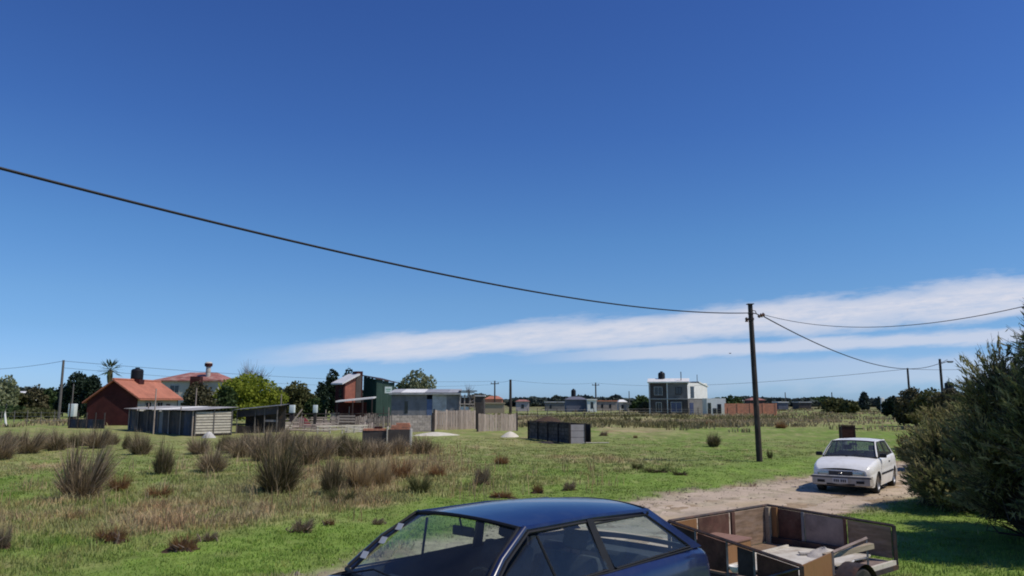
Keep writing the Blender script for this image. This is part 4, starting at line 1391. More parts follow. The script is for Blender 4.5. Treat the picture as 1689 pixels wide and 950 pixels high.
bA = blobset(2.4, 2.5, 3.9, 10, 3)
bA += [(-0.7, -0.4, 2.9, 0.7, 0.9), (0.1, -0.8, 3.7, 0.8, 1.1), (-0.3, .4, 3.3, .6, .9), (-1.7, -.9, 1.9, .8, .9), (-.25, -1.0, 4.3, .6, 1.1), (-.8, -1.3, 3.4, .75, .95), (-1.5, -1.2, 2.4, .7, .9), (-1.05, -1.0, 3.7, .55, .85), (-.75, -.4, 4.0, .6, .8), (-1.35, -1.3, 2.9, .6, .8), (-1.2, -.9, 3.3, .75, .8), (-.9, -.9, 3.0, .8, .8), (-1.75, -1.0, 2.5, .65, .8), (0.3, -1.2, 4.6, .7, 1.0), (.6, -.2, 4.6, .8, 1.0), (-1.5, -1.4, 0.9, 0.9, 0.9), (-0.2, -1.8, 1.3, 1.1, 1.2), (-1.7, 0.2, 1.5, 0.9, 1.1)]
spray_bush('tamarisk_bush', 'large dark feathery bush filling the right edge, nearest one', 10.1, 13.2, bA, 9500, 'tamarisk', 11, leaf=0.030, per=26)
bB = blobset(2.3, 2.0, 2.9, 10, 5)
bB += [(-1.9, -0.9, 0.7, 0.9, 0.75), (-1.5, -0.2, 1.3, 0.9, 0.9)]
spray_bush('tamarisk_bush', 'olive feathery bush half hiding the rear of the white car', 11.5, 18.1, bB, 5200, 'tamarisk', 12, leaf=0.036, per=22)
bC = blobset(3.4, 2.4, 2.7, 10, 7)
spray_bush('tamarisk_bush', 'yellowish bush behind the white car at the roadside', 17.2, 27.6, bC, 3400, 'tamlight', 13, leaf=0.055, per=18)
bD = blobset(3.6, 2.6, 3.0, 9, 9)
spray_bush('tamarisk_bush', 'olive bush behind the yellowish one, under the lamp pole', 23.5, 38.5, bD, 2400, 'tamlight', 14, leaf=0.075, per=16)
bE = blobset(2.6, 2.2, 3.9, 9, 19)
spray_bush('tamarisk_bush', 'tall dark bush right behind the nearest one', 15.4, 20.8, bE, 3000, 'tamarisk', 15, leaf=0.04, per=20)


# ------------------------------------------------------------------ poles and cables
def cable(name, A, B, sag, r, label, seg=60):
    A, B = Vector(A), Vector(B)
    pts = []
    for i in range(seg + 1):
        t = i / seg
        p = A.lerp(B, t)
        p.z -= 4 * sag * t * (1 - t)
        pts.append(p)
    return MB().tube(pts, r, 6).build(name, M['cable'], None, label, cat='cable')


def big_pole():
    b = Vector((10.02, 31.36, gh(10.02, 31.36)))
    top = Vector((9.93, 31.36, 6.42))
    root = thing('utility_pole', 'dark leaning timber utility pole standing in the green field beside the road', 'utility pole', b)
    t = top - b
    MB().tube([(0, 0, -0.3), t * 0.5, t], [0.125, 0.11, 0.095], 14).build('pole_shaft', M['pole'], root)
    MB().box(-0.13, 0.13, -0.13, 0.13, 0, 0.03, Matrix.Translation(t)).build('pole_cap', M['darksteel'], root)
    q = t * 0.905
    c = MB().tube([q + Vector((-0.22, -0.05, -0.04)), q + Vector((-0.05, -0.05, 0))], [0.055, 0.03], 8)
    c.lathe([(0, -0.10), (0.075, -0.09), (0.045, -0.02), (0.07, 0.03), (0.03, 0.09), (0, 0.1)], 12, Matrix.Translation(q + Vector((-0.2, -0.05, -0.03))))
    c.build('clamp', M['darksteel'], root)
    MB().lathe([(0.12, -0.05), (0.125, 0), (0.12, 0.05)], 14, Matrix.Translation(q)).build('band', M['darksteel'], root)
    MB().lathe([(0.11, -0.03), (0.115, 0), (0.11, 0.03)], 14, Matrix.Translation(t * 0.94)).build('band', M['darksteel'], root)
    br = MB().tube([t * 0.945 + Vector((0.05, 0, 0)), t * 0.945 + Vector((0.22, 0, -0.03)), t * .94 + Vector((0.34, 0, -0.05))], 0.022, 7)
    br.tube([t * 0.962 + Vector((0.05, 0, 0)), t * 0.955 + Vector((0.2, 0, 0.02)), t * .945 + Vector((0.24, 0, -0.05))], 0.018, 7)
    br.build('bracket', M['darksteel'], root)
    Mr = Matrix.Translation(t * .94 + Vector((0.45, 0, -0.07))) @ Matrix.Rotation(radians(70), 4, 'Y')
    s = MB().lathe([(0, -0.17), (0.05, -0.16), (0.08, -0.1), (0.045, -0.06), (0.10, -0.01), (0.05, 0.04), (0.09, 0.09), (0.05, 0.13), (0, 0.15)], 14, Mr)
    s.build('spool_insulator', M['insul'], root)
    return b + t * .945, b + t * .94 + Vector((0.5, 0, -0.07))


p_left, p_right = big_pole()
cable('service_cable', p_left, (-10.76, 3.87, 5.92), 0.84, 0.021, 'thick black cable sweeping down from the upper left to the leaning pole')
cable('service_cable', p_right + Vector((.06, 0, 0.02)), (14.2, 15.9, 5.40), 0.91, 0.011, 'thin black cable from the leaning pole to beyond the dark bush')
cable('service_cable', p_right + Vector((.04, 0, -0.05)), (41.75, 72.9, 6.35), 1.45, 0.024, 'sagging black cable from the leaning pole down to the lamp pole')


def simple_pole(name, label, u, y, vt, w_px=4, matn='greypole', arms=False, base=None, cat='pole', lean=0.0, group=None):
    x = ux(u, y)
    H = vz(vt, y)
    z0 = gh(x, y)
    r = w_px / FPX * y / 2
    root = thing(name, label, cat, (x, y, z0), 0, group)
    MB().tube([(0, 0, -0.3), (lean * H * .5, 0, H * .5), (lean * H, 0, H - z0)], [r * 1.1, r, r * 0.85], 8).build('pole_shaft', M[matn], root)
    if arms:
        MB().box(-0.9, 0.9, -0.06, 0.06, H - 0.7, H - 0.55).build('crossarm', M['darksteel'], root)
        for k in (-0.75, 0, 0.75):
            MB().lathe([(0, 0), (0.09, 0.02), (0.06, 0.12), (0.08, 0.2), (0, 0.24)], 8, Matrix.Translation((k, 0, H - 0.55))).build('insulator', M['insul'], root)
    return root, Vector((x, y, H))


lp, lamp_top = simple_pole('street_lamp', 'far lamp pole with short arm pointing right beyond the bushes', 1557, 73, 592, 4.4, 'pole', cat='street lamp')
Hh = lamp_top.z
MB().tube([(0, 0, Hh - .45), (0.6, 0, Hh - .25), (0.75, 0, Hh - .24)], 0.035, 6).build('lamp_arm', M['darksteel'], lp)
hd = MB().bbox(0.7, 1.25, -0.13, 0.13, Hh - .30, Hh - .17, 0.04)
hd.build('lamp_head', M['greysteel'], lp)
MB().bbox(0.78, 1.18, -0.09, 0.09, Hh - .345, Hh - .303, 0.015).build('lamp_lens', M['lampglass'], lp)
MB().lathe([(0.12, -.04), (0.13, 0), (0.12, .04)], 10, Matrix.Translation((0, 0, Hh - .3))).build('band', M['darksteel'], lp)
_, p2 = simple_pole('utility_pole', 'thin far pole left of the lamp pole above the bushes', 1502, 84, 607, 3.6, 'pole', cat='utility pole')
_, pa = simple_pole('utility_pole', 'tall straight grey pole standing alone at the far left', 98, 90, 594, 4.2, 'greypole', cat='utility pole')
_, pb = simple_pole('fence_pole', 'thin grey pole right of the tall left pole, before dark trees', 118, 86, 633, 2.2, 'greypole', cat='pole')
_, pc = simple_pole('utility_pole', 'dark pole rising behind the right picket fence, thicker of two', 842, 150, 626, 4.4, 'pole', cat='utility pole')
_, pd = simple_pole('utility_pole', 'thin dark pole with crossarm left of the thicker one', 816, 165, 628, 2.4, 'pole', True, cat='utility pole')
_, pe = simple_pole('utility_pole', 'thin distant pole with crossarm above the grey hut', 983, 190, 631, 2.4, 'pole', True, cat='utility pole')
_, pf = simple_pole('utility_pole', 'faint distant pole left of the white two storey house', 1038, 240, 645, 1.6, 'greypole', cat='utility pole')
_, pg = simple_pole('utility_pole', 'faint distant pole on the horizon right of the orange wall', 1296, 230, 647, 1.6, 'greypole', cat='utility pole')
_, ph = simple_pole('utility_pole', 'thin distant pole above the olive horizon bush', 1373, 200, 647, 1.8, 'pole', cat='utility pole')
pi_ = Vector((ux(1700, 120), 120, vz(596, 120)))
pj = Vector((ux(-60, 110), 110, vz(609, 110)))
for A, B, sg, lab in [
    (pj, pa, 0.3, 'thin distant wire running from the left edge to the tall left pole'),
    (pa, pd, 0.9, 'thin distant wire over the houses towards the middle poles'),
    (pd, pc, 0.3, 'short distant wire between the two middle poles'),
    (pc, pe, 0.5, 'thin distant wire from the thicker pole to the grey hut pole'),
    (pe, p2, 1.2, 'long distant wire over the white house to the far right pole'),
    (p2, pi_, 0.5, 'thin distant wire running right behind the dark bush')]:
    cable('distant_wire', A - Vector((0, 0, .1)), B - Vector((0, 0, .1)), sg, 0.022, lab, 40)
_ = cable('distant_wire', Vector((pa.x, pa.y, pa.z - .9)), Vector((pd.x, pd.y, pd.z - 0.8)), 1.2, 0.018, 'second lower distant wire over the houses on the left', 40)


# ------------------------------------------------------------------ buildings
def window(parent, x, y, z, w, h, face='y', fr='frame', pn='pane', name='window', mull=1):
    """framed window whose face looks along -y (face 'y') or +x (face 'x') of the parent"""
    Mx = Matrix.Translation((x, y, z)) if face == 'y' else Matrix.Translation((x, y, z)) @ Matrix.Rotation(pi / 2, 4, 'Z')
    t = 0.08
    f = MB()
    f.box(0, w, -0.05, 0.02, 0, t, Mx); f.box(0, w, -0.05, 0.02, h - t, h, Mx)
    f.box(0, t, -0.048, 0.02, t, h - t, Mx); f.box(w - t, w, -0.048, 0.02, t, h - t, Mx)
    for k in range(mull):
        q = w * (k + 1) / (mull + 1)
        f.box(q - .025, q + .025, -0.045, 0.02, t, h - t, Mx)
    o = f.build(name, M[fr], parent)
    MB().box(t, w - t, -0.015, 0.01, t, h - t, Mx).build('pane', M[pn], o)
    return o


def wtank(label, loc, r, h):
    x, y, z = loc
    root = thing('water_tank', label, 'water tank', (x, y, z))
    prof = [(0, 0), (r * .95, 0), (r, h * .05)]
    for k in range(5):
        zz = h * (.12 + .13 * k)
        prof += [(r, zz), (r * .96, zz + h * .02), (r, zz + h * .04)]
    prof += [(r, h * .74), (r * .8, h * .86), (r * .35, h * .92)]
    MB().lathe(prof, 20).build('tank_body', M['tank'], root)
    MB().lathe([(r * .36, h * .9), (r * .36, h), (0, h)], 14).build('lid', M['tank'], root)
    return root


def gable_house():
    x1 = -37.7; x0 = ux(143, 77); xm = ux(186, 77)
    y0, y1 = 77.0, 86.5
    ze = vz(656, 77); zr = vz(627, 77)
    root = thing('brick_house', 'dark red brick house with terracotta gable roof at the left', 'house', (x1, y0, 0))
    a, m_ = x0 - x1, xm - x1
    D = y1 - y0
    g = MB().slab([(a, 0, -.2), (0, 0, -.2), (0, 0, ze), (m_, 0, zr - .05), (a, 0, ze - .3)], (0, .2, 0))
    g.build('gable_wall', M['redbrick'], root)
    w = MB().box(-.2, 0, 0.2, D, -.2, ze)
    w.build('side_wall', M['plaster'], root)
    MB().box(a, a + .2, 0.2, D, -.2, ze - .3).build('side_wall', M['redbrick'], root)
    MB().slab([(a, D, -.2), (0, D, -.2), (0, D, ze), (m_, D, zr - .05), (a, D, ze - .3)], (0, -.2, 0)).build('gable_wall', M['redbrick'], root)
    # red band low on the side wall, windows and door
    window(root, 0.012, 1.8, 1.35, 1.3, 1.0, 'x', 'frame', 'pane')
    window(root, 0.012, 4.4, 1.35, 1.3, 1.0, 'x', 'frame', 'pane')
    d = MB().box(0.0, 0.04, 6.6, 7.5, 0, 2.1).build('door', M['darkframe'], root)
    MB().box(0.04, 0.08, 6.7, 6.74, 1.0, 1.1).build('handle', M['chrome'], d)
    # roof: rolled tile courses
    for (xa, za, xb, zb) in ((0.45, ze - .18, m_, zr), (a - .35, ze - .5, m_, zr)):
        rows = []
        nn = 60
        for i in range(nn + 1):
            yy = -.35 + (D + .7) * i / nn
            row = []
            for k in range(17):
                f = k / 16
                st = 0.045 * (1 - (f * 9) % 1.0) if k < 16 else 0
                row.append((xa + (xb - xa) * f, yy, za + (zb - za) * f + .06 + st + 0.035 * (i % 2)))
            rows.append(row)
        b = MB().grid(rows, False)
        b.slab([(xa, -.35, za - .06), (xb, -.35, zb - .06), (xb, -.35, zb + .05), (xa, -.35, za + .05)], (0, D + .7, 0))
        b.build('roof_slope', M['tile'], root)
    MB().tube([(m_, -.38, zr + .1), (m_, D + .38, zr + .1)], 0.13, 8).build('ridge_tiles', M['tile'], root)
    MB().box(m_ - .45, m_ + .65, 3.7, 4.8, zr - .3, zr + .20).build('tank_stand', M['redbrick'], root)
    wtank('black water tank on the ridge of the terracotta roof', (x1 + m_ + .1, y0 + 4.25, zr + 0.20), 0.62, 1.25)
    return root


gable_house()


def pink_house():
    y = 112
    x0, x1 = ux(248, y), ux(362, y)
    ze, zr = vz(627, y), vz(612, y)
    root = thing('hip_roof_house', 'house with pale red hipped roof and chimney tower behind the trees', 'house', (x0, y, 0))
    w = x1 - x0
    D = 8
    MB().box(.5, w - .5, .3, D - .3, -.2, ze).build('wall', M['plaster'], root)
    r = MB()
    r.add([(0, 0, ze), (w, 0, ze), (w, D, ze), (0, D, ze), (w * .38, D / 2, zr - .05), (w * .78, D / 2, zr - .05)],
          [(0, 1, 5, 4), (1, 2, 5), (2, 3, 4, 5), (3, 0, 4), (3, 2, 1, 0)])
    r.box(-.05, w + .05, -.05, D + .05, ze - .18, ze - .003)
    r.build('roof', M['pinktile'], root)
    window(root, w * .60, .29, ze - 1.9, 1.4, 1.2, 'y', 'frame', 'pane')
    window(root, w * .25, .29, ze - 1.9, 1.4, 1.2, 'y', 'frame', 'pane')
    MB().box(w * .60, w * .74, -1.2, -.06, ze - 2.4, ze + .5).build('brick_annex', M['redbrick'], root)
    cx = ux(331, y) - x0
    t = MB().lathe([(.34, ze - .5), (.34, vz(604, y)), (.30, vz(604, y) + .02)], 14, Matrix.Translation((cx, 2, 0)))
    t.build('tower', M['plaster'], root)
    t2 = MB().lathe([(.36, vz(604, y)), (.55, vz(603, y)), (.58, vz(599, y)), (.4, vz(596.5, y)), (0, vz(596, y))], 14, Matrix.Translation((cx, 2, 0)))
    t2.build('tower_tank', M['redbrick'], root)
    t3 = MB().lathe([(.56, vz(598.2, y)), (.38, vz(596, y)), (0, vz(595.4, y))], 14, Matrix.Translation((cx, 2, 0)))
    t3.build('tower_cap', M['plaster'], root)


pink_house()


def tin_shed():
    # corner nearest the camera; long wall goes back to the left, slatted wall back to the right
    c = Vector((-22.3, 54.0, 0))
    root = thing('tin_shed', 'low shed of dark blue tin sheets with white slatted end wall', 'shed', c, radians(132))
    # local x along the long wall, local -y faces ... right-hand side is outside to the camera
    Ln, Wd = 15.5, 2.7
    g = random.Random(3)
    x = 0
    i = 0
    while x < Ln - .2:
        w = min(g.uniform(0.75, 1.15), Ln - x)
        h = 1.72 + g.uniform(-.12, .05)
        mm = g.choice(['tindark', 'tindark', 'tinblue', 'tindark', 'tingrey'])
        if i < 2: mm = 'tinblue'
        s = MB().corr(w + .03, h, 0.10, 0.013, Matrix.Translation((x, 0.012 * (i % 2), 0.0)))
        s.build('tin_sheet', M[mm], root)
        x += w
        i += 1
    for k in range(7):
        xx = k * 2.5 + .05
        MB().tube([(xx, 0.09, -.1), (xx, 0.09, 1.8 + g.uniform(0, .5) * (k % 3 == 1))], .05, 6).build('post', M['pallet'], root)
    for k in range(3):
        MB().box(0, Ln, -.06, -.03, .3 + .6 * k, .36 + .6 * k).build('rail', M['darkwood'], root)
    # roof sheets
    for k in range(8):
        x0 = -0.25 + k * 2.0
        Mr = Matrix.Translation((x0, 0.35, 1.78 + 0.012 * (k % 2))) @ Matrix.Rotation(radians(90 - 3.5), 4, 'X')
        MB().corr(2.05, Wd + .7, 0.10, 0.013, Mr).build('roof_sheet', M['tin' if k != 3 else 'tinwhite'], root)
    MB().box(0, Ln, -Wd, -Wd + .04, 0, 1.75).build('back_wall', M['tindark'], root)
    # slatted end wall (local -y direction from the corner)
    for k in range(8):
        z = 0.16 + k * 0.195
        MB().box(-.05, -.02, -Wd + .05, -0.02, z, z + 0.145).build('slat', M['limewash'], root)
    MB().box(-.015, 0, -Wd, 0, 0, 1.7).build('end_lining', M['darkwood'], root)
    for k in (0.06, Wd / 2, Wd - .06):
        MB().box(-.09, -.05, -k - .035, -k + .035, -.1, 1.8).build('post', M['greypole'], root)
    return root


tin_shed()
# lime heap at the slatted wall
p = at(343, 722)


def heap(name, label, u, v, w_px, h_px, matn, seed=0, cat='heap', flat=1.0):
    g = np.random.default_rng(seed)
    p = at(u, v)
    w, h = w_px / FPX * p.y / 2, h_px / FPX * p.y
    rows = []
    for i in range(12):
        f = i / 11
        row = []
        for k in range(30):
            q = 2 * pi * k / 30
            lump = 0.85 + 0.3 * float(vnoise(np.array(cos(q) * 1.6 + seed), np.array(sin(q) * 1.6 + f), seed))
            rr = w * (1 - f) * lump
            row.append((rr * cos(q), rr * sin(q) * flat, h * (1 - (1 - f) ** 1.5) * (1 if f < .9 else 1) - .04))
        rows.append(row)
    o = MB().grid(rows, True, closed=True).build(name, M[matn], None, label, cat=cat)
    o.location = (p.x, p.y + w * .5, gh(p.x, p.y))
    return o


heap('lime_heap', 'small pale heap at the foot of the white slatted wall', 342, 722, 24, 11, 'plaster', 1)
heap('sand_heap', 'flat spread of pale sand before the low grey wall and pickets', 716, 719, 90, 6.5, 'sand', 2, flat=0.6)
heap('sand_heap', 'small pointed sand heap at the end of the picket fence', 841, 721, 32, 10, 'sand', 3)


def lean_to():
    y = 58.0
    x0, x1 = ux(391, y), ux(459, y)
    root = thing('tin_lean_to', 'dark open tin lean-to right of the slatted wall', 'shed', (x0, y, 0))
    w = x1 - x0
    h0, h1 = 1.75, vz(669, y)
    MB().slab([(0, 1.9, 0), (w, 1.9, 0), (w, 1.9, h1), (0, 1.9, h0)], (0, .05, 0)).build('back_wall', M['tindark'], root)
    MB().slab([(-.2, -.3, h0), (w + .2, -.3, h1), (w + .2, 2.1, h1 + .1), (-.2, 2.1, h0 + .1)], (0, 0, .03)).build('roof', M['tingrey'], root)
    MB().slab([(0, -.02, h0 - .55), (w, -.02, h1 - .6), (w, -.02, h1 - .02), (0, -.02, h0 - .02)], (0, .03, 0)).build('tin_sheet', M['tindark'], root)
    MB().slab([(0, -.02, .05), (w * .6, -.02, .05), (w * .6, -.02, .5), (0, -.02, .62)], (0, .03, 0)).build('tin_sheet', M['darkwood'], root)
    for k, hh in ((0.05, h0), (w * .45, 1.8), (w * .68, 1.9), (w - .05, h1)):
        MB().tube([(k, -.1, -.1), (k, -.1, hh)], .045, 6).build('post', M['greypole'], root)
    MB().slab([(w * .66, -.06, 0.9), (w, -.06, 0.86), (w, -.06, 1.02), (w * .66, -.06, 1.05)], (0, .03, 0)).build('board', M['tingrey'], root)


lean_to()


def pallet(u, v, w, h, tilt, label, upright=True, rz=0.0, vertical=True, matn='pallet'):
    p = at(u, v)
    root = thing('pallet', label, 'pallet', (p.x, p.y, gh(p.x, p.y)), rz, 'pallets in the yard')
    root.rotation_euler = (0, random.uniform(-.07, .07), rz)
    Mx = Matrix.Rotation(-tilt, 4, 'X')
    n = 7 if vertical else 5
    for k in range(n):
        if vertical:
            x = w * k / n
            MB().box(x, x + w / n * .72, -.02, 0.0, 0, h * (0.94 + .06 * ((k * 7) % 3 - 1)), Mx).build('slat', M[matn], root)
        else:
            z = h * k / n
            MB().box(0, w, -.02, 0, z, z + h / n * .66, Mx).build('slat', M[matn], root)
    for z in (0.1 * h, .5 * h, .86 * h) if vertical else ():
        MB().box(0, w, 0.003, .06, z, z + .08, Mx).build('bearer', M['darkwood'], root)
    if not vertical:
        for x in (0.05 * w, .48 * w, .9 * w):
            MB().box(x, x + .09, 0.003, .08, 0, h, Mx).build('bearer', M['darkwood'], root)
    return root


pallet(530, 710, 1.3, 1.0, .12, 'pallet with level boards left of the pale rails', vertical=False, rz=.1)
pallet(558, 706, 1.5, 1.25, .05, 'upright pallet with level boards under the veranda roof', vertical=False, rz=-.05)
pallet(585, 707, 1.2, 1.15, .1, 'upright pallet with open slats beside the veranda post', rz=.08)
pallet(606, 707, 1.1, 1.0, .08, 'upright slatted pallet left of the dark post', rz=-.1)
pallet(622, 706, 1.0, 1.1, .02, 'slatted pallet behind the orange bricks', rz=.05)
pallet(498, 712, 1.4, .7, .5, 'leaning grey pallet in front of the red cloth', vertical=False, rz=-.2)
pallet(462, 710, 1.5, .8, .35, 'leaning pallet at the left end of the yard', vertical=False, rz=.25)
pallet(512, 702, 1.6, .9, .2, 'half fallen pallet right of the red cloth', vertical=False, rz=.1)
pallet(543, 702, 1.0, 1.0, .2, 'grey pallet behind the level boarded ones', rz=-.15)


for i_, (u_, v_, w_, h_, tl_, rz_, vt_, lab_) in enumerate([
    (446, 713, 1.6, .9, .25, .1, False, 'broad pallet with level boards beside the tin lean-to'),
    (478, 707, 1.3, 1.1, .1, -.1, True, 'slatted pallet standing behind the leaning grey pole'),
    (520, 712, 1.2, .8, .3, .15, False, 'low pallet tipped back left of the pale rails'),
    (545, 699, 1.9, 1.2, .02, .0, False, 'long crate side with level boards under the veranda'),
    (574, 700, 1.7, 1.3, .02, .05, False, 'crate side with level boards in front of the veranda posts'),
    (600, 701, 1.5, 1.2, .05, -.05, True, 'tall slatted crate side right of the veranda'),
    (568, 713, 1.4, .7, .4, -.1, False, 'low pallet tipped back behind the pale rails'),
    (592, 712, 1.3, .8, .3, .1, True, 'slatted pallet tipped back at the right end of the rails'),
    (640, 707, 1.2, 1.2, .03, .0, True, 'slatted pallet touching the low concrete wall')]):
    pallet(u_, v_, w_, h_, tl_, lab_, vertical=vt_, rz=rz_, matn='pallet' if i_ % 3 else 'limewash')


def logs(u, v, L_, ang, r, z, label, tilt=0.0, matn='pallet', name='log'):
    p = at(u, v)
    d = Vector((cos(ang) * cos(tilt), sin(ang) * cos(tilt), sin(tilt)))
    o = MB().tube([Vector((0, 0, 0)), d * L_], r, 7).build(name, M[matn], None, label, cat='timber')
    o.location = (p.x, p.y, gh(p.x, p.y) + z)
    return o


logs(470, 714, 2.1, .2, .06, .05, 'grey pole leaning up across the pallet yard', .95)
logs(455, 713, 2.4, .1, .06, .12, 'grey log lying at the left of the yard')
logs(486, 711, 2.6, -.05, .05, .30, 'grey log resting over the leaning pallet')
logs(500, 706, 2.8, .04, .05, .55, 'upper grey log behind the leaning pallet')
logs(460, 703, 3.2, .02, .05, .65, 'long grey pole lying on the yard heap at the left')
logs(440, 700, 3.0, .1, .07, .45, 'dark round log behind the lean-to posts', matn='darkwood')

# pale low rails in front of the pallets
p0, p1 = at(524, 716), at(604, 714)
rl = thing('rail_fence', 'low pale rails on short posts before the pallets', 'fence', (p0.x, p0.y, 0), atan2(p1.y - p0.y, p1.x - p0.x))
Lr = (p1 - p0).length
for k in range(5):
    MB().box(Lr * k / 4 - .04, Lr * k / 4 + .04, .01, .09, -.1, .62).build('post', M['limewash'], rl)
for z in (.28, .52):
    MB().box(-.1, Lr + .1, -.03, .007, z, z + .09).build('rail', M['limewash'], rl)
# dark yard fence behind: posts with wire rails
p0, p1 = at(436, 702), at(650, 700)
yf = thing('yard_fence', 'dark wooden fence with thin posts behind the pallet yard', 'fence', (p0.x, p0.y, 0), atan2(p1.y - p0.y, p1.x - p0.x))
Lr = (p1 - p0).length
for k in range(12):
    MB().tube([(Lr * k / 11, 0, -.1), (Lr * k / 11 + .05, 0, 1.25 + .3 * ((k * 5) % 3))], .045, 5).build('post', M['pallet' if k % 2 else 'darkwood'], yf)
for z in (.35, .75, 1.1):
    MB().box(0, Lr, -.08, -.05, z, z + .07).build('rail', M['darkwood'], yf)

for (u, w_, lab) in ((482, 8, 'upright pale green plastic box behind the yard, left one'), (520, 6.5, 'upright whitish plastic box behind the yard, right one')):
    y = 66
    x = ux(u, y)
    r_ = thing('plastic_box', lab, 'box', (x, y, 0))
    w = w_ / FPX * y
    MB().bbox(-w / 2, w / 2, -w / 2, w / 2, vz(681, y), vz(668, y), .04).build('box_body', M['whiteplastic'], r_)
    MB().box(-w / 2 + .05, w / 2 - .05, -w / 2 + .05, w / 2 - .05, 0, vz(681, y) - .003).build('stand', M['darkwood'], r_)
heap('cloth_heap', 'dark red cloth heap in the pallet yard', 497, 705, 34, 18, 'redcloth', 9)

# brick block -------------------------------------------------------
p0 = at(597, 738)
bk = thing('brick_block', 'low grey walled block topped with orange hollow bricks', 'low wall', (p0.x, p0.y, 0), radians(4))
W1 = 78 / FPX * p0.y
Hb = 0.95
MB().box(0, W1 * .50, 0, .9, -.1, Hb - .08).build('wall', M['darkrender'], bk)
MB().box(W1 * .53, W1 - .05, -.05, .9, -.1, Hb - .02).build('wall', M['darkrender'], bk)
MB().box(W1 * .505, W1 * .528, -.10, .5, -.1, Hb + .12).build('corner_post', M['limewash'], bk)
MB().box(W1 - .048, W1 + .03, -.06, .86, -.1, Hb).build('corner_post', M['plaster'], bk)
g_ = random.Random(2)
src = None
for row in range(3):
    for k in range(9):
        x = W1 * .58 + k * .145 + (row % 2) * .05
        if x > W1 - .14: continue
        z = Hb - .015 + row * .115
        if row == 2 and k in (0, 1, 7): continue
        MB().box(x, x + .135, -.03 + g_.uniform(-.01, .01), .30, z, z + .108).build('brick', M['hollowbrick'], bk)
for k in range(9):
    x = .05 + k * .14
    MB().box(x, x + .13, -.02 + g_.uniform(-.01, .01), .28, Hb - .075, Hb + .03).build('brick', M['hollowbrick'], bk)
for k in range(3):
    MB().box(.62 + k * .14, .62 + k * .14 + .13, 0, .26, Hb + .034, Hb + .13).build('brick', M['redbrick'], bk)


def slant_house():
    y = 82.0
    xc = ux(566, y)
    root = thing('slant_roof_house', 'small brick house with bright white slanted roof and veranda', 'house', (xc, y, 0), radians(38))
    # local +x : right-back (lit wall), local +y : left-back (shaded wall)
    zl, zh = vz(634, y), vz(620, y)
    wl, wr = 2.1, 1.35
    b = MB()
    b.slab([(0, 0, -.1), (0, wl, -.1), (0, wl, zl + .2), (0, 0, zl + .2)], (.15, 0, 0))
    b.build('wall', M['redbrick'], root)  # same brick as the next wall, its shade put into the darker colour
    MB().slab([(0.155, 0, -.1), (wr, 0, -.1), (wr, 0, zl + .95), (0.155, 0, zl + .32)], (0, .15, 0)).build('wall', M['litbrick'], root)
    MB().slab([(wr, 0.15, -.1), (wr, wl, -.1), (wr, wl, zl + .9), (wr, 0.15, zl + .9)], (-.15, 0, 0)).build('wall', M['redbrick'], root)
    MB().slab([(-.35, -.35, zl - .02), (wr + .35, -.35, zl + 1.02), (wr + .35, wl + .4, zl + 1.06), (-.35, wl + .4, zl + .02)], (0, 0, .16)).build('roof', M['tinwhite'], root)
    MB().box(-.02, 0.0 - .003, .5, 1.2, zl - 1.4, zl - .5).build('window', M['pane'], root)
    MB().box(wr + .3, wr + 1.0, 0.3, 1.3, 2.5, zh + .55).build('tank_stand', M['redbrick'], root)
    MB().box(wr + .1, wr + .75, .1, .28, .2, zh + .1).build('pillar', M['darkrender'], root)
    # veranda
    v = thing('veranda', 'low veranda with pale tin roof in front of the brick house', 'veranda', (ux(554, 79), 79, 0), 0)
    wv = (614 - 554) / FPX * 79
    MB().slab([(0, -.3, vz(663.5, 79)), (wv, .3, vz(657.5, 79)), (wv, 1.8, vz(656, 79)), (0, 1.6, vz(662, 79))], (0, 0, .14)).build('roof', M['tinwhite'], v)
    MB().box(.1, wv - .9, 1.3, 1.4, 0, vz(663.5, 79) - .02).build('back_wall', M['redbrick'], v)
    for k in (.1, wv * .45, wv * .72, wv - .1):
        MB().box(k - .05, k + .05, 0, .1, -.1, vz(663.5, 79) + .02 + .4 * k / wv - .05).build('post', M['darkframe'], v)


slant_house()


def green_shed():
    y = 84.0
    xc = ux(620, y)
    root = thing('green_shed', 'tall dark green tin building with small white sign', 'building', (xc, y, 0), radians(40))
    wl, wr = 2.9, 2.3
    z0, z1 = vz(625, y), vz(631, y)
    n = 4
    for k in range(n):
        Mx = Matrix.Translation((0, wl * (k + 1) / n, 0)) @ Matrix.Rotation(-pi / 2, 4, 'Z')
        MB().corr(wl / n, z0 + (0.12 * k), .12, .015, Mx).build('tin_sheet', M['tingreen'], root)  # face turned from the sun, shade put into the darker green
    for k in range(3):
        MB().corr(wr / 3, z0 - .18 * k, .12, .015, Matrix.Translation((wr * k / 3, 0, 0))).build('tin_sheet', M['tingreenlit'], root)
    MB().slab([(-.2, -.2, z0 + .0), (-.2, wl + .3, z0 + .45), (wr + .3, wl + .3, z0 + .1), (wr + .3, -.2, z0 - .45)], (0, 0, .10)).build('roof', M['darkframe'], root)
    MB().box(wr - .05, wr, .05, wl, 0, z0 - .5).build('back_wall', M['tingreen'], root)
    s = thing('wall_sign', 'small white sign with green marks on the green tin wall', 'sign', (ux(634, 82.6), 82.6, vz(648.5, 82.6)), radians(14))
    sw = 11.5 / FPX * 82.6
    sh = 10.5 / FPX * 82.6
    MB().box(0, sw, 0, .04, 0, sh).build('sign_board', M['signwhite'], s)
    mk = MB()
    mk.box(.1, sw - .12, -.006, -.001, sh * .55, sh * .68)
    mk.box(.16, sw - .2, -.006, -.001, sh * .28, sh * .38)
    mk.build('sign_marks', M['signgreen'], s)
    MB().box(.1, .16, .04, .9, .2, .26).build('sign_arm', M['darksteel'], s)


green_shed()


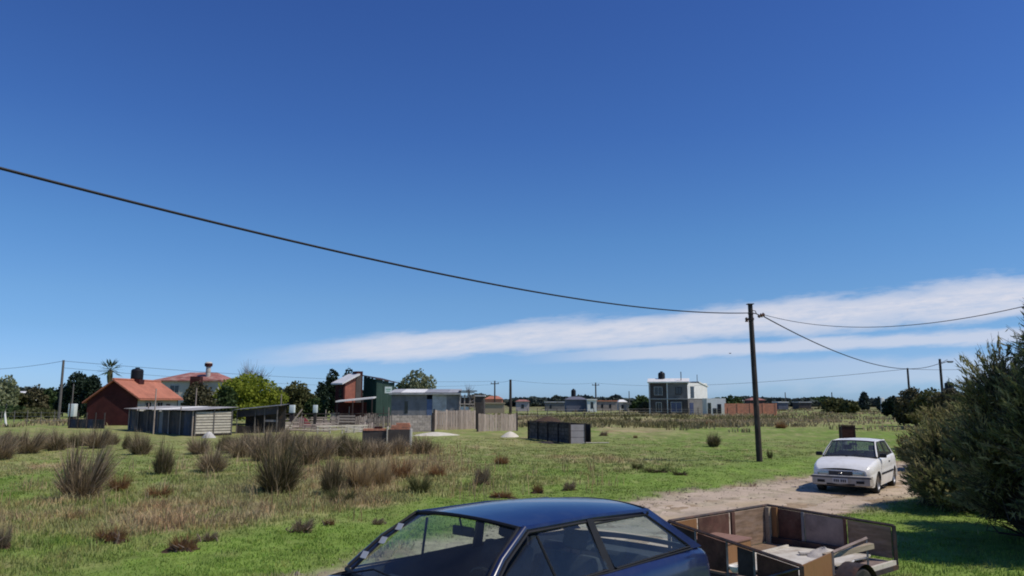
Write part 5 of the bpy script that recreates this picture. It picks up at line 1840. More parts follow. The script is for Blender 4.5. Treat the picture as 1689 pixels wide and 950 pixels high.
def grey_shed():
    y = 72.0
    x0, xm, x1 = ux(645, y), ux(757, y), ux(783, y)
    root = thing('grey_shed', 'long low blue grey tin shed with bright tin roof and blue door', 'shed', (x0, y, 0), radians(1.5))
    w = xm - x0
    zt = vz(648, y)
    ks = [(0, 24, 'tingrey'), (24, 46, 'tingrey'), (46, 58, 'tingrey'), (67, 90, 'tin'), (90, 112, 'tingrey')]
    px = FPX / y
    for a, b, mm in ks:
        MB().corr((b - a) / px, zt - .02, .12, .012, Matrix.Translation((a / px, 0, 0))).build('tin_sheet', M[mm], root)
    d = MB().box(58 / px, 66.5 / px, -.02, .03, 0, 2.6).build('door', M['bluedoor'], root)
    MB().box(65 / px, 65.8 / px, -.05, -.021, 1.1, 1.25).build('handle', M['chrome'], d)
    MB().box(22 / px, 27 / px, -.03, -.016, 1.3, 2.4).build('window', M['pane'], root)
    MB().box(0, .05, .05, 4, 0, zt).build('side_wall', M['tingrey'], root)
    MB().box(w - .05, w, .05, 4, 0, zt).build('side_wall', M['tingrey'], root)
    MB().box(0, w, 4.0, 4.05, 0, zt + .2).build('back_wall', M['tingrey'], root)
    for k in range(6):
        Mx = Matrix.Translation((-.2 + k * (w + .3) / 6, -.35, zt + .02)) @ Matrix.Rotation(radians(-90 + 4.5), 4, 'X') @ Matrix.Scale(-1, 4, (0, 0, 1)) @ Matrix.Rotation(0, 4, 'X')
        b = MB()
        ww = (w + .3) / 6 + .02
        r0 = []
        r1 = []
        for i in range(41):
            xx = -.2 + k * (w + .3) / 6 + ww * i / 40
            q = .015 * sin(2 * pi * xx / .13)
            r0.append((xx, -.35, zt + .03 + q))
            r1.append((xx, 4.3, zt + .42 + q))
        b.grid([r0, r1], True)
        b.build('roof_sheet', M['tinwhite' if k in (1, 2) else 'tin'], root)
    MB().box(-.2, w + .1, -.36, -.31, zt - .16, zt - .01).build('fascia', M['tin'], root)
    # open frame at the right end
    f = thing('open_lean_to', 'open grey timber frame with pale sheets at the shed end', 'shed', (xm + .06, y, 0))
    wf = x1 - xm - .1
    for k in range(4):
        MB().box(wf * k / 3 - .05, wf * k / 3 + .05, 0, .1, -.1, vz(648 + (k % 2) * 3, y)).build('post', M['pallet'], f)
    for z in (1.4, 2.1, zt - .35, zt):
        MB().box(0, wf, -.04, -.003, z, z + .09).build('rail', M['pallet'], f)
    MB().box(.05, wf * .7, .11, .14, .3, 1.9).build('sheet', M['whiteplastic'], f)
    MB().box(.1, wf * .62, .12, .15, 2.2, zt - .4).build('sheet', M['tindark'], f)
    MB().box(-.1, wf + .2, -.2, 1.5, zt + .14, zt + .22).build('roof', M['tindark'], f)


grey_shed()

# low grey wall
p0, p1 = at(646, 713), at(712, 712)
lw = thing('low_grey_wall', 'low bare concrete wall before the long grey shed', 'wall', (p0.x, p0.y, 0), atan2(p1.y - p0.y, p1.x - p0.x))
Lw = (p1 - p0).length
g_ = random.Random(8)
for r in range(7):
    off = (r % 2) * .2
    k = 0
    x = -off
    while x < Lw:
        xa, xb = max(0, x), min(Lw, x + .40)
        if xb - xa > .08:
            MB().box(xa + .004, xb - .004, g_.uniform(-.006, .006), .16, r * .2 + .004 - .1, r * .2 + .196 - .1).build('concrete_block', M['concrete'], lw)
        x += .41
MB().box(0, Lw, .03, .13, -.1, 1.29).build('mortar', M['greyplaster'], lw)
MB().box(Lw + .02, Lw + .22, -.08, .12, -.1, 1.5).build('end_post', M['darkwood'], lw)


def picket_fence(u0, v0, u1, v1, h_px, n, label, seed):
    g = random.Random(seed)
    p0, p1 = at(u0, v0), at(u1, v1)
    root = thing('picket_fence', label, 'fence', (p0.x, p0.y, 0), atan2(p1.y - p0.y, p1.x - p0.x))
    L_ = (p1 - p0).length
    h = h_px / FPX * p0.y
    for k in range(n):
        x = L_ * k / n
        w = L_ / n * g.uniform(.80, .97)
        hh = h * g.uniform(.94, 1.03)
        tl = g.uniform(-.012, .012)
        b = MB().slab([(x, 0, -.05), (x + w, 0, -.05), (x + w + tl, 0, hh), (x + w * .5 + tl, 0, hh + .03), (x + tl, 0, hh)], (0, .025 + .0 * k, 0))
        o = b.build('picket', M['picket'], root)
        o.location.y = g.uniform(-.03, .01)
    for z in (.3, h * .8):
        MB().box(0, L_, .05, .10, z, z + .09).build('rail', M['darkwood'], root)
    for x in (-.06, L_ + .06):
        MB().box(x - .06, x + .06, -.01, .11, -.1, h * 1.08).build('post', M['darkwood'], root)
    return root


picket_fence(717, 709, 785, 708, 31, 16, 'pale upright picket fence right of the low concrete wall', 1)
picket_fence(789, 712, 852, 711, 28, 14, 'grey picket fence section nearest the pointed sand heap', 2)

# dark timber pen ---------------------------------------------------
pc_ = at(941, 732)
pl_ = at(873, 723)
pen = thing('timber_pen', 'blackened timber pen with a pale square panel at its end', 'pen', (pc_.x, pc_.y, 0), atan2(pl_.y - pc_.y, pl_.x - pc_.x))
Lp = (pl_ - pc_).length
Hp = 31 / FPX * pc_.y
g_ = random.Random(4)
for r in range(5):
    MB().box(0, Lp, .0 + g_.uniform(-.012, .012), .03, r * Hp / 5 + .01, (r + 1) * Hp / 5 - .02).build('plank', M['oldwood'], pen)
MB().box(0, Lp, -.02, -.005, 0, Hp - .02).build('lining', M['darkwood'], pen)
for k in range(5):
    MB().box(Lp * k / 4 - .05, Lp * k / 4 + .05, .035, .10, -.1, Hp + .05).build('post', M['darkwood'], pen)
MB().box(-.02, Lp, -.04, .05, Hp + .0, Hp + .06).build('top_rail', M['darkwood'], pen)
MB().box(0, Lp, -1.3, -1.26, 0, Hp).build('back_planks', M['darkwood'], pen)
pn = thing('pale_panel', 'pale pinkish board panel with dark posts leaning on the pen', 'panel', (pc_.x + .03, pc_.y - .06, 0), radians(4))
wpn = 22 / FPX * pc_.y
for k in range(3):
    MB().box(0, wpn, 0, .03, k * Hp / 3 + .01, (k + 1) * Hp / 3 - .012).build('board', M['palepanel'], pn)
MB().box(0, wpn, .035, .05, 0, Hp).build('backing', M['darkwood'], pn)
for x in (-.07, wpn + .005):
    MB().box(x, x + .065, -.02, .06, -.1, Hp + .06).build('post', M['darkwood'], pn)
heap('scrap_heap', 'low brown scrap heap at the foot of the timber pen', 905, 731, 50, 4, 'darkwood', 12)
heap('brush_heap', 'brown brushwood heap behind the timber pen', 905, 701, 70, 14, 'soil', 13)
logs(962, 732, 1.5, .05, .03, .05, 'pale plank lying on grass right of the pale panel', matn='limewash', name='plank')


# white two storey building ------------------------------------------
def white_house():
    y = 134.0
    xc = ux(1135, y)
    a = radians(27)
    root = thing('two_storey_house', 'unfinished white two storey house with grey front and flat roof', 'house', (xc, y, 0), radians(-14))
    px = FPX / y
    # local: front wall runs to -x (facing -y), right wall runs along +x+y
    zt, zm = vz(630, y), vz(658, y)
    WL = 61 / px / cos(radians(8))
    fr = MB()
    fr.box(-WL, 0, 0, .2, -.2, zm - .06)
    fr.build('lower_wall', M['darkrender'], root)
    MB().box(-WL, -WL * .53, 0, .2, zm + .06, zt - .15).build('upper_wall', M['darkrender'], root)
    MB().box(-WL * .525, 0, 0, .2, zm + .06, zt - .15).build('upper_wall', M['greyplaster'], root)
    MB().box(-WL - .15, .05, -.12, .25, zm - .057, zm + .057).build('floor_band', M['plaster'], root)
    MB().box(-WL * .545, -WL * .52, -.05, -.002, 0, zt - .16).build('pilaster', M['whitewall'], root)
    MB().box(-WL - .12, -WL + .12, -.06, -.002, 0, zt - .16).build('pilaster', M['plaster'], root)
    MB().box(-WL - .3, .3, -.35, 7.5, zt - .145, zt - .0).build('roof_slab', M['whitewall'], root)
    MB().slab([(-WL - .3, -.45, zt + .02), (.35, -.45, zt + .02), (.35, 1.2, zt + .62), (-WL - .3, 1.2, zt + .62)], (0, 0, .06)).build('roof_edge', M['tinwhite'], root)
    window(root, -WL * .88, -.01, zm + .65, 1.5, 1.5, 'y', 'plaster', 'pane')
    window(root, -WL * .32, -.01, zm + .75, 1.1, 1.3, 'y', 'darkframe', 'pane')
    window(root, -WL * .84, -.01, .5, 1.0, 1.7, 'y', 'plaster', 'pane')
    window(root, -WL * .45, -.01, .45, 1.9, 1.8, 'y', 'plaster', 'paneblue')
    d = MB().box(-WL * .62, -WL * .62 + 1, -.05, -.001, 0, 2.1).build('door', M['darkframe'], root)
    MB().box(-WL * .62 + .85, -WL * .62 + .9, -.09, -.052, 1, 1.1).build('handle', M['chrome'], d)
    # right wing turned towards the sun
    rw = Matrix.Rotation(radians(58), 4, 'Z')
    R1 = 6.4
    MB().box(.0, R1, .03, .23, zm + .06, zt - .15, rw).build('side_wall', M['whitewall'], root)
    MB().box(.9, 2.0, -.03, .026, zm + .2, zm + 2.2, rw).build('balcony_opening', M['pane'], root)
    MB().box(.0, R1, .03, .23, -.2, zm - .06, rw).build('side_wall', M['greyplaster'], root)
    MB().box(.5, 1.7, -.02, .026, 0, 2.1, rw).build('garage_door', M['paneblue'], root)
    MB().box(R1 - .2, R1, .24, 6.5, -.2, zt - .15, rw).build('end_wall', M['whitewall'], root)
    MB().slab([(R1 * .55, -.1, zt + .02), (R1 + .3, -.1, zt - .8), (R1 + .3, 6, zt - .8), (R1 * .55, 6, zt + .02)], (0, 0, .15), rw).build('sloped_roof', M['whitewall'], root)
    MB().box(-WL, -WL + .2, .2, 6.8, -.2, zt - .15).build('end_wall', M['plaster'], root)
    for k, (u, vt) in enumerate(((1125, 613), (1151, 618))):
        xx = ux(u, y) - xc
        MB().tube([(xx, 0.1 + .2 * k, zt), (xx, .1 + .2 * k, vz(vt, y))], .07 if k == 0 else .05, 6).build('column_stub', M['darkframe'], root)
    wtank('black water tank on the flat roof of the white house', (ux(1097, y), y + 2.4, zt + .2), .62, 1.75)
    # annex and walls
    ax = thing('white_annex', 'small white annex with dark openings right of the white house', 'annex', (ux(1166, 130), 130, 0))
    wa = (1197 - 1166) / FPX * 130
    MB().box(0, wa, 0, 3, -.2, vz(657, 130)).build('wall', M['whitewall'], ax)
    MB().box(wa * .55, wa * .75, -.03, -.002, .3, 1.9).build('window', M['pane'], ax)
    MB().box(wa * .05, wa * .22, -.03, -.002, .0, 2.1).build('door', M['pane'], ax)
    MB().box(wa * .3, wa * .5, -.03, -.002, .3, 1.2).build('window', M['pane'], ax)


white_house()

# long orange wall
y = 128
x0, x1 = ux(1196, y), ux(1280, y)
ow = thing('hollow_brick_wall', 'long low wall of orange hollow bricks behind the leaning pole', 'wall', (x0, y, 0))
Lw = x1 - x0
hb = vz(665.5, y)
MB().box(0, Lw, .04, .2, -.2, hb - .02).build('mortar', M['concrete'], ow)
g_ = random.Random(4)
cm = {}
for r in range(10):
    z = r * hb / 10
    k = 0
    x = -(r % 2) * .45
    while x < Lw:
        xa, xb = max(0, x), min(Lw, x + .88)
        if xb - xa > .1:
            MB().box(xa + .01, xb - .01, g_.uniform(0, .012), .045, z + .008, z + hb / 10 - .008).build('brick', M['hollowbrick'], ow)
        x += .9
for k in range(5):
    MB().box(Lw * k / 4 - .12, Lw * k / 4 + .12, -.05, -.004, -.2, hb + .05).build('pillar', M['hollowbrick'], ow)


def far_house(name, label, u0, u1, v0, vb, y, matn, roof=None, win=(), gable=False, rmat='tin', group=None):
    x0, x1 = ux(u0, y), ux(u1, y)
    root = thing(name, label, 'house', (x0, y, 0), 0, group)
    w = x1 - x0
    h = vz(v0, y)
    MB().box(0, w, 0, 5, -.3, h).build('wall', M[matn], root)
    if gable:
        rh = vz(roof, y)
        MB().add([(-.2, -.3, h), (w + .2, -.3, h), (w + .2, 5.3, h), (-.2, 5.3, h), (w * .25, 2.5, rh), (w * .75, 2.5, rh)],
                 [(0, 1, 5, 4), (1, 2, 5), (2, 3, 4, 5), (3, 0, 4), (3, 2, 1, 0)]).build('roof', M[rmat], root)
    else:
        MB().box(-.15, w + .15, -.2, 5.2, h + .003, h + .25).build('roof', M[rmat], root)
    for (a, b, c, d) in win:
        MB().box(w * a, w * b, -.04, -.003, h * c, h * d).build('window', M['pane'], root)
    return root, h


fh, hh_ = far_house('far_house', 'low slate grey hut with a water tank, in mid distance', 934, 968, 659, 673, 170, 'slatewall', 654, (), True, 'slatewall')
wtank('black tank standing behind the slate grey hut', (ux(945, 176), 174, vz(655, 174)), .55, 1.9)
far_house('far_house', 'small white house with dark window beside the slate hut', 969, 984, 660, 674, 168, 'whitewall', 656, ((.35, .65, .3, .85),), False, 'whitewall')
far_house('far_house', 'long low tan brick house right of the slate hut', 985, 1018, 662, 673, 190, 'concrete', None, ((.2, .3, .3, .7), (.6, .7, .3, .7)), False, 'hollowbrick')
far_house('far_house', 'small far house with white gable left of the white building', 1021, 1034, 663, 671, 195, 'plaster', 659, ((.3, .6, .2, .7),), True, 'whitewall')
far_house('far_house', 'low tan wall house between small gable and round tree', 1034, 1054, 666, 675, 180, 'concrete', None, (), False, 'greyplaster')
far_house('far_house', 'orange brick house behind the two middle poles', 800, 829, 658, 672, 185, 'hollowbrick', 653, ((.2, .32, .3, .7), (.6, .75, .3, .7)), True, 'tile')
far_house('far_house', 'low yellowish wall house left of the thicker middle pole', 792, 832, 666, 680, 150, 'rawwood', None, (), False, 'rawwood')
far_house('far_house', 'pinkish house right of the thicker middle pole', 851, 873, 662, 674, 180, 'palepanel', 659, ((.4, .6, .3, .7),), True, 'pinktile')
far_house('far_house', 'low greyish green house left of the slate hut', 900, 933, 664, 673, 185, 'greyplaster', None, ((.2, .3, .3, .7),), False, 'tin')
far_house('far_house', 'dark brown end house right of the grey timber frame', 784, 798, 654, 680, 120, 'darkrender', None, (), False, 'tin')
far_house('far_house', 'distant white roofed house behind the orange wall', 1214, 1230, 661, 667, 210, 'whitewall', 659, (), True, 'tinwhite')
far_house('far_house', 'distant dark red roofed house behind the orange wall, by the pole', 1238, 1262, 660, 667, 205, 'darkrender', 656, (), True, 'pinktile')
far_house('far_house', 'distant house with pale roof just right of the orange wall', 1284, 1300, 664, 668, 215, 'slatewall', None, (), False, 'tinwhite')
far_house('far_house', 'distant dark low house left of the olive horizon bush', 1318, 1338, 664, 669, 220, 'darkrender', None, (), False, 'tin')
far_house('far_house', 'distant white low house at the far left beyond the wire fence', 14, 34, 648, 668, 150, 'whitewall', 645, ((.3, .6, .2, .7),), True, 'tinwhite')

# white marker post, tower on the right horizon
y = 150
mp_ = thing('marker_post', 'small white standing post on the horizon between dark trees', 'post', (ux(1456, y), y, 0))
MB().bbox(-.32, .32, -.2, .2, -.2, vz(656, y), .06).build('post_body', M['whitewall'], mp_)
y = 90
tw = thing('tank_tower', 'dark tank tower with thin mast above the right hand bushes', 'tower', (ux(1569, y), y, 0))
MB().box(-.5, .5, -.5, .5, 0, vz(640, y)).build('tower_body', M['darkrender'], tw)
MB().lathe([(.5, vz(640, y)), (.5, vz(632, y)), (.2, vz(630, y)), (0, vz(629.5, y))], 12).build('tank_body', M['tank'], tw)
MB().tube([(0, 0, vz(630, y)), (0, 0, vz(624, y))], .05, 5).build('mast', M['tank'], tw)

# left fences ---------------------------------------------------------
def wire_fence(u0, v0, u1, v1, n, h, label, matp='greypole', wires=3, extra=None):
    p0, p1 = at(u0, v0), at(u1, v1)
    root = thing('wire_fence', label, 'fence', (p0.x, p0.y, 0), atan2(p1.y - p0.y, p1.x - p0.x))
    L_ = (p1 - p0).length
    for k in range(n):
        x = L_ * k / (n - 1)
        MB().tube([(x, 0, -.1), (x + .03 * ((k * 3) % 5 - 2) / 2, 0, h * (1 + .06 * ((k * 7) % 3)))], .05, 6).build('post', M[matp], root)
    w = MB()
    for i in range(wires):
        z = h * (.3 + .62 * i / max(1, wires - 1))
        w.tube([(0, -.05, z), (L_ / 2, -.05, z - .03), (L_, -.05, z)], .010, 4)
    w.build('wires', M['tin'], root, kind='stuff')
    return root


wire_fence(-60, 697, 112, 700, 9, 1.3, 'wire fence with grey posts across the far left field')
wire_fence(853, 690, 1075, 686, 16, 1.25, 'dark wire fence line running from pickets to the white house', 'darkwood')
wire_fence(1075, 686, 1200, 687, 9, 1.2, 'wire fence before the white two storey house', 'darkwood')
wp = at(6, 702)
ps = thing('white_post', 'short white leaning post at the left edge', 'post', (wp.x, wp.y, 0))
MB().tube([(.25, 0, -.1), (0.02, 0, 1.1), (0.1, 0, 2.1)], [.11, .09, .08], 8).build('post_body', M['whitewall'], ps)
p0, p1 = at(114, 706), at(172, 707)
df = thing('dark_panel_fence', 'low dark panel fence in front of the red gable', 'fence', (p0.x, p0.y, 0), atan2(p1.y - p0.y, p1.x - p0.x))
Ld = (p1 - p0).length
for k in range(6):
    MB().box(Ld * k / 6 + .01, Ld * (k + 1) / 6 - .01, 0, .04, 0, .80 + .1 * ((k * 3) % 3)).build('panel', M['tindark' if k % 3 else 'tinblue'], df)
for k in range(5):
    MB().tube([(Ld * k / 4, -.06, -.1), (Ld * k / 4, -.06, 1.4 if k else 2.3)], .06, 6).build('post', M['darkwood'], df)
y = 76
wb = thing('white_crate', 'white upright box standing beside the dark fence at the left', 'box', (ux(120, y), y, 0))
MB().bbox(-.3, .3, -.3, .3, .9, vz(666, y), .04).build('box_body', M['whiteplastic'], wb)
MB().box(-.25, .25, -.25, .25, 0, .897).build('stand', M['darkwood'], wb)
for (u, v, vt, lab) in ((255, 716, 641, 'thin bare pole in front of the blue tin shed'), (322, 712, 640, 'thin pole by the trees right of the red roof'),
                        (641, 712, 672, 'thin pale post between pallets and low grey wall'), (633, 716, 686, 'short dark post behind the orange bricks'),
                        (463, 706, 650, 'thin bare pole rising before the olive tree')):
    p = at(u, v)
    simple_pole('thin_pole', lab, u, p.y, vt, 2.2, 'pallet', cat='pole')


# dark crate on legs by the road -------------------------------------
y = 37.0
x = ux(1396, y)
cr = thing('rusty_crate', 'dark brown rubbish crate on legs behind the white car roof', 'rubbish crate', (x, y, gh(x, y)), radians(-8))
zt = vz(700, y)
w = 21 / FPX * y
for k in range(4):
    MB().box(-w / 2, w / 2, -.22, -.20, zt - .66 + k * .165 + .006, zt - .66 + (k + 1) * .165 - .006).build('slat', M['rustwood'], cr)
MB().box(-w / 2, w / 2, -.197, .2, zt - .68, zt - .04).build('crate_body', M['rustwood'], cr)
for sx in (-1, 1):
    for sy in (-1, 1):
        MB().box(sx * (w / 2 - .01) - .02, sx * (w / 2 - .01) + .02, sy * .21 - .02, sy * .21 + .02, -.1, zt).build('leg', M['darksteel'], cr)
MB().box(w / 2 + .012, w / 2 + .42, -.02, .02, zt - .17, zt - .12).build('arm', M['darksteel'], cr)
MB().box(-w / 2 - .02, w / 2 + .02, -.24, .24, zt + .003, zt + .03).build('lid', M['rustwood'], cr)

# bird
bp_ = Vector((ux(1204, 70, 7), 70, vz(583, 70)))
bp_scale = 0.6
bird = thing('bird', 'tiny dark bird flying below the cloud left of the leaning pole', 'bird', bp_)
b = MB().tube([(-.2, 0, 0), (-.08, 0, .02), (.06, 0, .02), (.16, 0, .03), (.22, 0, .02)], [.005, .05, .06, .04, .008], 8)
b.add([(-.08, .03, .02), (.08, .03, .02), (.02, .25, .12), (-.06, .45, .06)], [(0, 1, 2, 3)])
b.add([(-.08, -.03, .02), (.08, -.03, .02), (.02, -.25, .12), (-.06, -.45, .06)], [(3, 2, 1, 0)])
b.add([(-.18, -.03, 0), (-.18, .03, 0), (-.3, .05, 0), (-.3, -.05, 0)], [(0, 1, 2, 3)])
b.build('bird_body', M['cloudy'], bird)
bird.scale = (bp_scale,) * 3


# ------------------------------------------------------------------ cars
def lerp_tab(tab, x):
    xs = [t[0] for t in tab]
    ys = [t[1] for t in tab]
    return float(np.interp(x, xs, ys))


def wheel(parent, x, y, r, side):
    Mx = Matrix.Translation((x, y, r)) @ Matrix.Rotation(pi / 2 * (-side), 4, 'X')
    t = MB().lathe([(r * .62, .0), (r * .64, .085), (r * .90, .09), (r * .985, .07), (r, .03), (r, -.05), (r * .95, -.09), (r * .6, -.09)], 32, Mx)
    w = bpy.data.objects.new('wheel', None)
    COL.objects.link(w)
    w.parent = parent
    t.build('tyre', M['tyre'], w)
    rm = MB().lathe([(0, .052), (r * .16, .055), (r * .2, .04), (r * .42, .035), (r * .52, .055), (r * .60, .06), (r * .63, .08), (r * .62, -.08)], 28, Mx)
    for k in range(8):
        q = k * pi / 4
        rm.lathe([(0, .0375), (.022, .0375), (.022, .03)], 8, Mx @ Matrix.Translation((r * .32 * cos(q), r * .32 * sin(q), 0)))
    rm.build('rim', M['rim'], w)


def car(name, label, cat, loc, rz, sc, paint, P):
    root = thing(name, label, cat, loc, rz)
    root.scale = (sc, sc, sc)
    W_, B_ = P['w'], P['belt']
    xf, xr, R = P['xf'], P['xr'], P['arch']
    nose, tail = P['nose'], P['tail']
    prof = [(0, -.088), (.035, -.050), (.09, -.026), (.2, -.010), (.36, 0), (.40, -.008), (.44, 0.0), (.62, -.002), (.8, -.016), (1, -.045)]

    def yprof(x, f):
        return lerp_tab(W_, x) + float(np.interp(f, [p[0] for p in prof], [p[1] for p in prof]))

    def zbot(x):
        z = P['sill'] + .05 * max(0, (abs(x) - 1.6)) * 2
        for xw in (xf, xr):
            d = R * R - (x - xw) ** 2
            if d > 0:
                z = max(z, P['wr'] + sqrt(d) - .0)
        return z

    def side_pt(x, f, s, off=0.0):
        zt = lerp_tab(B_, x)
        zfull = zt + f * (P['sill'] - zt)
        y = yprof(x, f) + off
        return (x, s * y, zfull)

    xs = sorted(set([round(v, 4) for v in list(np.linspace(tail, nose, 90)) + [xf - R, xf + R, xr - R, xr + R]]))
    fs_ = [p[0] for p in prof]
    body = MB()
    for s in (1, -1):
        rows = []
        for x in xs:
            zt = lerp_tab(B_, x)
            zb = zbot(x)
            row = []
            for f in fs_:
                z = zt + f * (P['sill'] - zt)
                if z < zb:
                    z = zb
                    f2 = (zb - zt) / (P['sill'] - zt)
                    row.append((x, s * yprof(x, f2), z))
                else:
                    row.append((x, s * yprof(x, f), z))
            rows.append(row if s > 0 else row[::-1])
        body.grid(rows)
    # front and rear faces
    for (x, sgn) in ((nose, 1), (tail, -1)):
        rows = []
        for f in fs_:
            zt = lerp_tab(B_, x)
            z = zt + f * (P['sill'] + .05 - zt)
            yy = yprof(x, f)
            rows.append([(x + sgn * .035 * (1 - (k / 5 - 1) ** 2), yy * (k / 5 - 1), z) for k in range(11)])
        body.grid(rows if sgn > 0 else [r[::-1] for r in rows])
    body.build('body', M[paint], root)
    # wheel arch linings
    li = MB()
    for xw in (xf, xr):
        for s in (1, -1):
            rows = []
            for k in range(15):
                q = pi * k / 14
                cx, cz = xw + R * cos(q), max(P['sill'], P['wr'] + R * sin(q))
                rows.append([(cx, s * (lerp_tab(W_, cx) - .006 - .03), cz), (cx, s * .50, cz)])
            li.grid(rows)
            li.box(xw - R, xw + R, s * .5 - .01, s * .5 + .01, P['sill'], P['wr'] + R)
    li.build('wheel_arch', M['black'], root)
    # underbody and cabin tub
    tub = MB().box(nose - .25, tail + .2, -.49, .49, P['sill'] - .02, P['sill'] + .1)
    tub.box(P['cowl'] - .02, tail + .25, -.70, .70, P['sill'] + .105, P['sill'] + .15)
    for s in (1, -1):
        rows = []
        for x in np.linspace(tail + .12, P['cowl'] - .02, 16):
            zt = lerp_tab(B_, x)
            y = s * (lerp_tab(W_, x) - .105)
            rows.append([(x, s * (lerp_tab(W_, x) - .09), zt - .004), (x, y, zt - .06), (x, y - s * .01, .40)])
        tub.grid(rows)
    tub.build('cabin_lining', M['dash'], root)
    # bonnet
    def top_surface(x0, x1, n, crown, off=0.0, inset=0.0):
        rows = []
        for x in np.linspace(x0, x1, n):
            yy = lerp_tab(W_, x) - .088 - inset
            zz = lerp_tab(B_, x)
            rows.append([(x + P.get('bow', 0) * (1 - (k / 7 - 1) ** 2), yy * (k / 7 - 1), zz + off + crown * (1 - (k / 7 - 1) ** 2)) for k in range(15)])
        return MB().grid(rows)
    top_surface(P['cowl'], nose, 16, .045).build('bonnet', M[paint], root)
    # tail deck under the rear window
    top_surface(tail, P['deck'], 6, .03).build('tailgate', M[paint], root)
    # cowl
    MB().grid([[(P['cowl'] - .02, y, .80 if abs(y) > .9 else lerp_tab(B_, P['cowl']) + .0) for y in np.linspace(-.72, .72, 9)],
               [(P['cowl'] + .01, y, lerp_tab(B_, P['cowl']) + .045 * (1 - (y / .74) ** 2) - .003) for y in np.linspace(-.72, .72, 9)]]).build('cowl', M['black'], root)
    # roof
    zr = P['roofz']
    rf, rb, ryf, ryb = P['roof_f'], P['roof_b'], P['roof_yf'], P['roof_yb']
    rows = []
    under = []
    for i in range(19):
        t = i / 18
        x = rf + (rb - rf) * t
        yy = ryf + (ryb - ryf) * t
        camber = .045 * sin(pi * min(1, max(0, (t * .86 + .10)))) - .012
        row = []
        for k in range(17):
            q = k / 8 - 1
            edge = (1 - abs(q) ** 3.2)
            xx = x + .055 * (1 - q * q) * (1 - t) - .05 * (1 - q * q) * t
            row.append((xx, yy * q, zr + camber * (0.25 + .75 * edge) + P['crown'] * (1 - abs(q) ** 2.3)))
        rows.append(row)
        under.append([(a, b, c - .028) for a, b, c in row])
    MB().grid(rows).build('roof', M[paint], root)
    MB().grid([u[::-1] for u in under]).build('headliner', M['seat'], root)

    g = P['pts']
    roofcorner = {s: Vector((rf, s * ryf, zr)) for s in (1, -1)}
    for s in (1, -1):
        def S(p):
            return Vector((p[0], p[1] * s, p[2]))
        Aof, Ao = S(g['a_top']), S(g['a_base'])
        mid = (Aof + Ao) / 2 + Vector((.015, 0, .018))
        # windscreen pillar
        pl = MB().tube([Aof + Vector((-.03, 0, .0)), mid, Ao], [.026, .027, .032], 10)
        pl.build('pillar', M[paint], root)
        MB().tube([Aof + Vector((.02, -s * .012, .006)), mid + Vector((.028, -s * .014, .008)), Ao + Vector((.035, -s * .012, .0))], .013, 6).build('window_seal', M['black'], root)
        # roof rail painted, drip seal black
        Bt, Bb, Ct, Cb = S(g['b_top']), S(g['b_base']), S(g['c_top']), S(g['c_base'])
        rt = S((rb, ryb, zr - .005))
        MB().tube([Aof + Vector((0, s * .002, -.004)), (Aof + rt) / 2 + Vector((0, s * .012, .016)), rt], .021, 8).build('roof_rail', M[paint], root)
        MB().tube([Ao + Vector((-.04, s * .022, .012)), mid + Vector((-.03, s * .022, -.012)), Aof + Vector((-.05, s * .016, -.026)), (Aof + rt) / 2 + Vector((0, s * .024, -.01)), rt + Vector((0, s * .014, -.03)), Ct + Vector((-.02, s * .01, .01))], .012, 6).build('window_seal', M['black'], root)
        # middle pillar
        MB().slab([Bt + Vector((.02, 0, .03)), Bb + Vector((.02, 0, -.01)), Bb + Vector((-.075, 0, -.01)), Bt + Vector((-.055, 0, .03))], (0, -s * .03, 0)).build('pillar', M['black'], root)
        # rear pillar
        q = [Ct + Vector((.03, 0, .02)), rt + Vector((-.03, -s * .0, .012)), S(g['d_base']), Cb + Vector((-.03, 0, -.012))]
        if s < 0: q = q[::-1]
        MB().slab(q, (0, -s * .05, 0)).build('pillar', M[paint], root)
        # glass
        def pane(ps, nm='side_window', mt='glass'):
            q = [Vector(p) for p in ps]
            if s < 0: q = q[::-1]
            o = MB().add([tuple(p) for p in q], [tuple(range(len(q)))]).build(nm, M[mt], root)
            return o
        vt, vb = S(g['v_top']), S(g['v_base'])
        pane([Ao + Vector((-.05, 0, 0)), vb, vt, Aof + Vector((-.10, 0, -.05))], 'quarter_window', P.get('sideglass', 'glass'))
        MB().tube([vt, vb], .011, 6).build('window_bar', M['black'], root)
        pane([vb, Bb, Bt, Aof + Vector((-.22, s * .004, -.022)), vt], 'side_window', P.get('sideglass', 'glass'))
        pane([Bb + Vector((-.08, 0, 0)), Cb, Ct, Bt + Vector((-.06, 0, 0))], 'side_window', P.get('sideglass', 'glass'))
        for loop in ([Bb + Vector((-.08, 0, .01)), Cb + Vector((0, 0, .012)), Ct, Bt + Vector((-.06, 0, -.01))], [vb + Vector((0, 0, .012)), Bb + Vector((.02, 0, .012))]):
            MB().tube([p + Vector((0, s * .004, 0)) for p in loop], .009, 6).build('window_seal', M['black'], root)
        MB().tube([Ao + Vector((-.06, s * .006, -.004)), Bb + Vector((0, s * .01, -.004)), Cb + Vector((-.03, s * .01, -.006))], .008, 6).build('window_trim', M['chrome' if P.get('trim') else 'black'], root)
        # door panel, a few millimetres proud of the side
        rows = []
        for x in np.linspace(g['door'][1], g['door'][0], 14):
            row = [side_pt(x, f, s, .004) for f in (0.02, .035, .09, .2, .36, .40, .44, .62, .8, .93)]
            rows.append(row if s > 0 else row[::-1])
        rows_in = [[(a, b - s * .012, c) for a, b, c in r] for r in rows]
        d = MB().grid(rows)
        for e in (0, -1):
            d.grid([rows[e], rows_in[e]])
        dr = d.build('door', M[paint], root)
        hx = g['door'][1] + .16
        hy = yprof(hx, .2) + .012
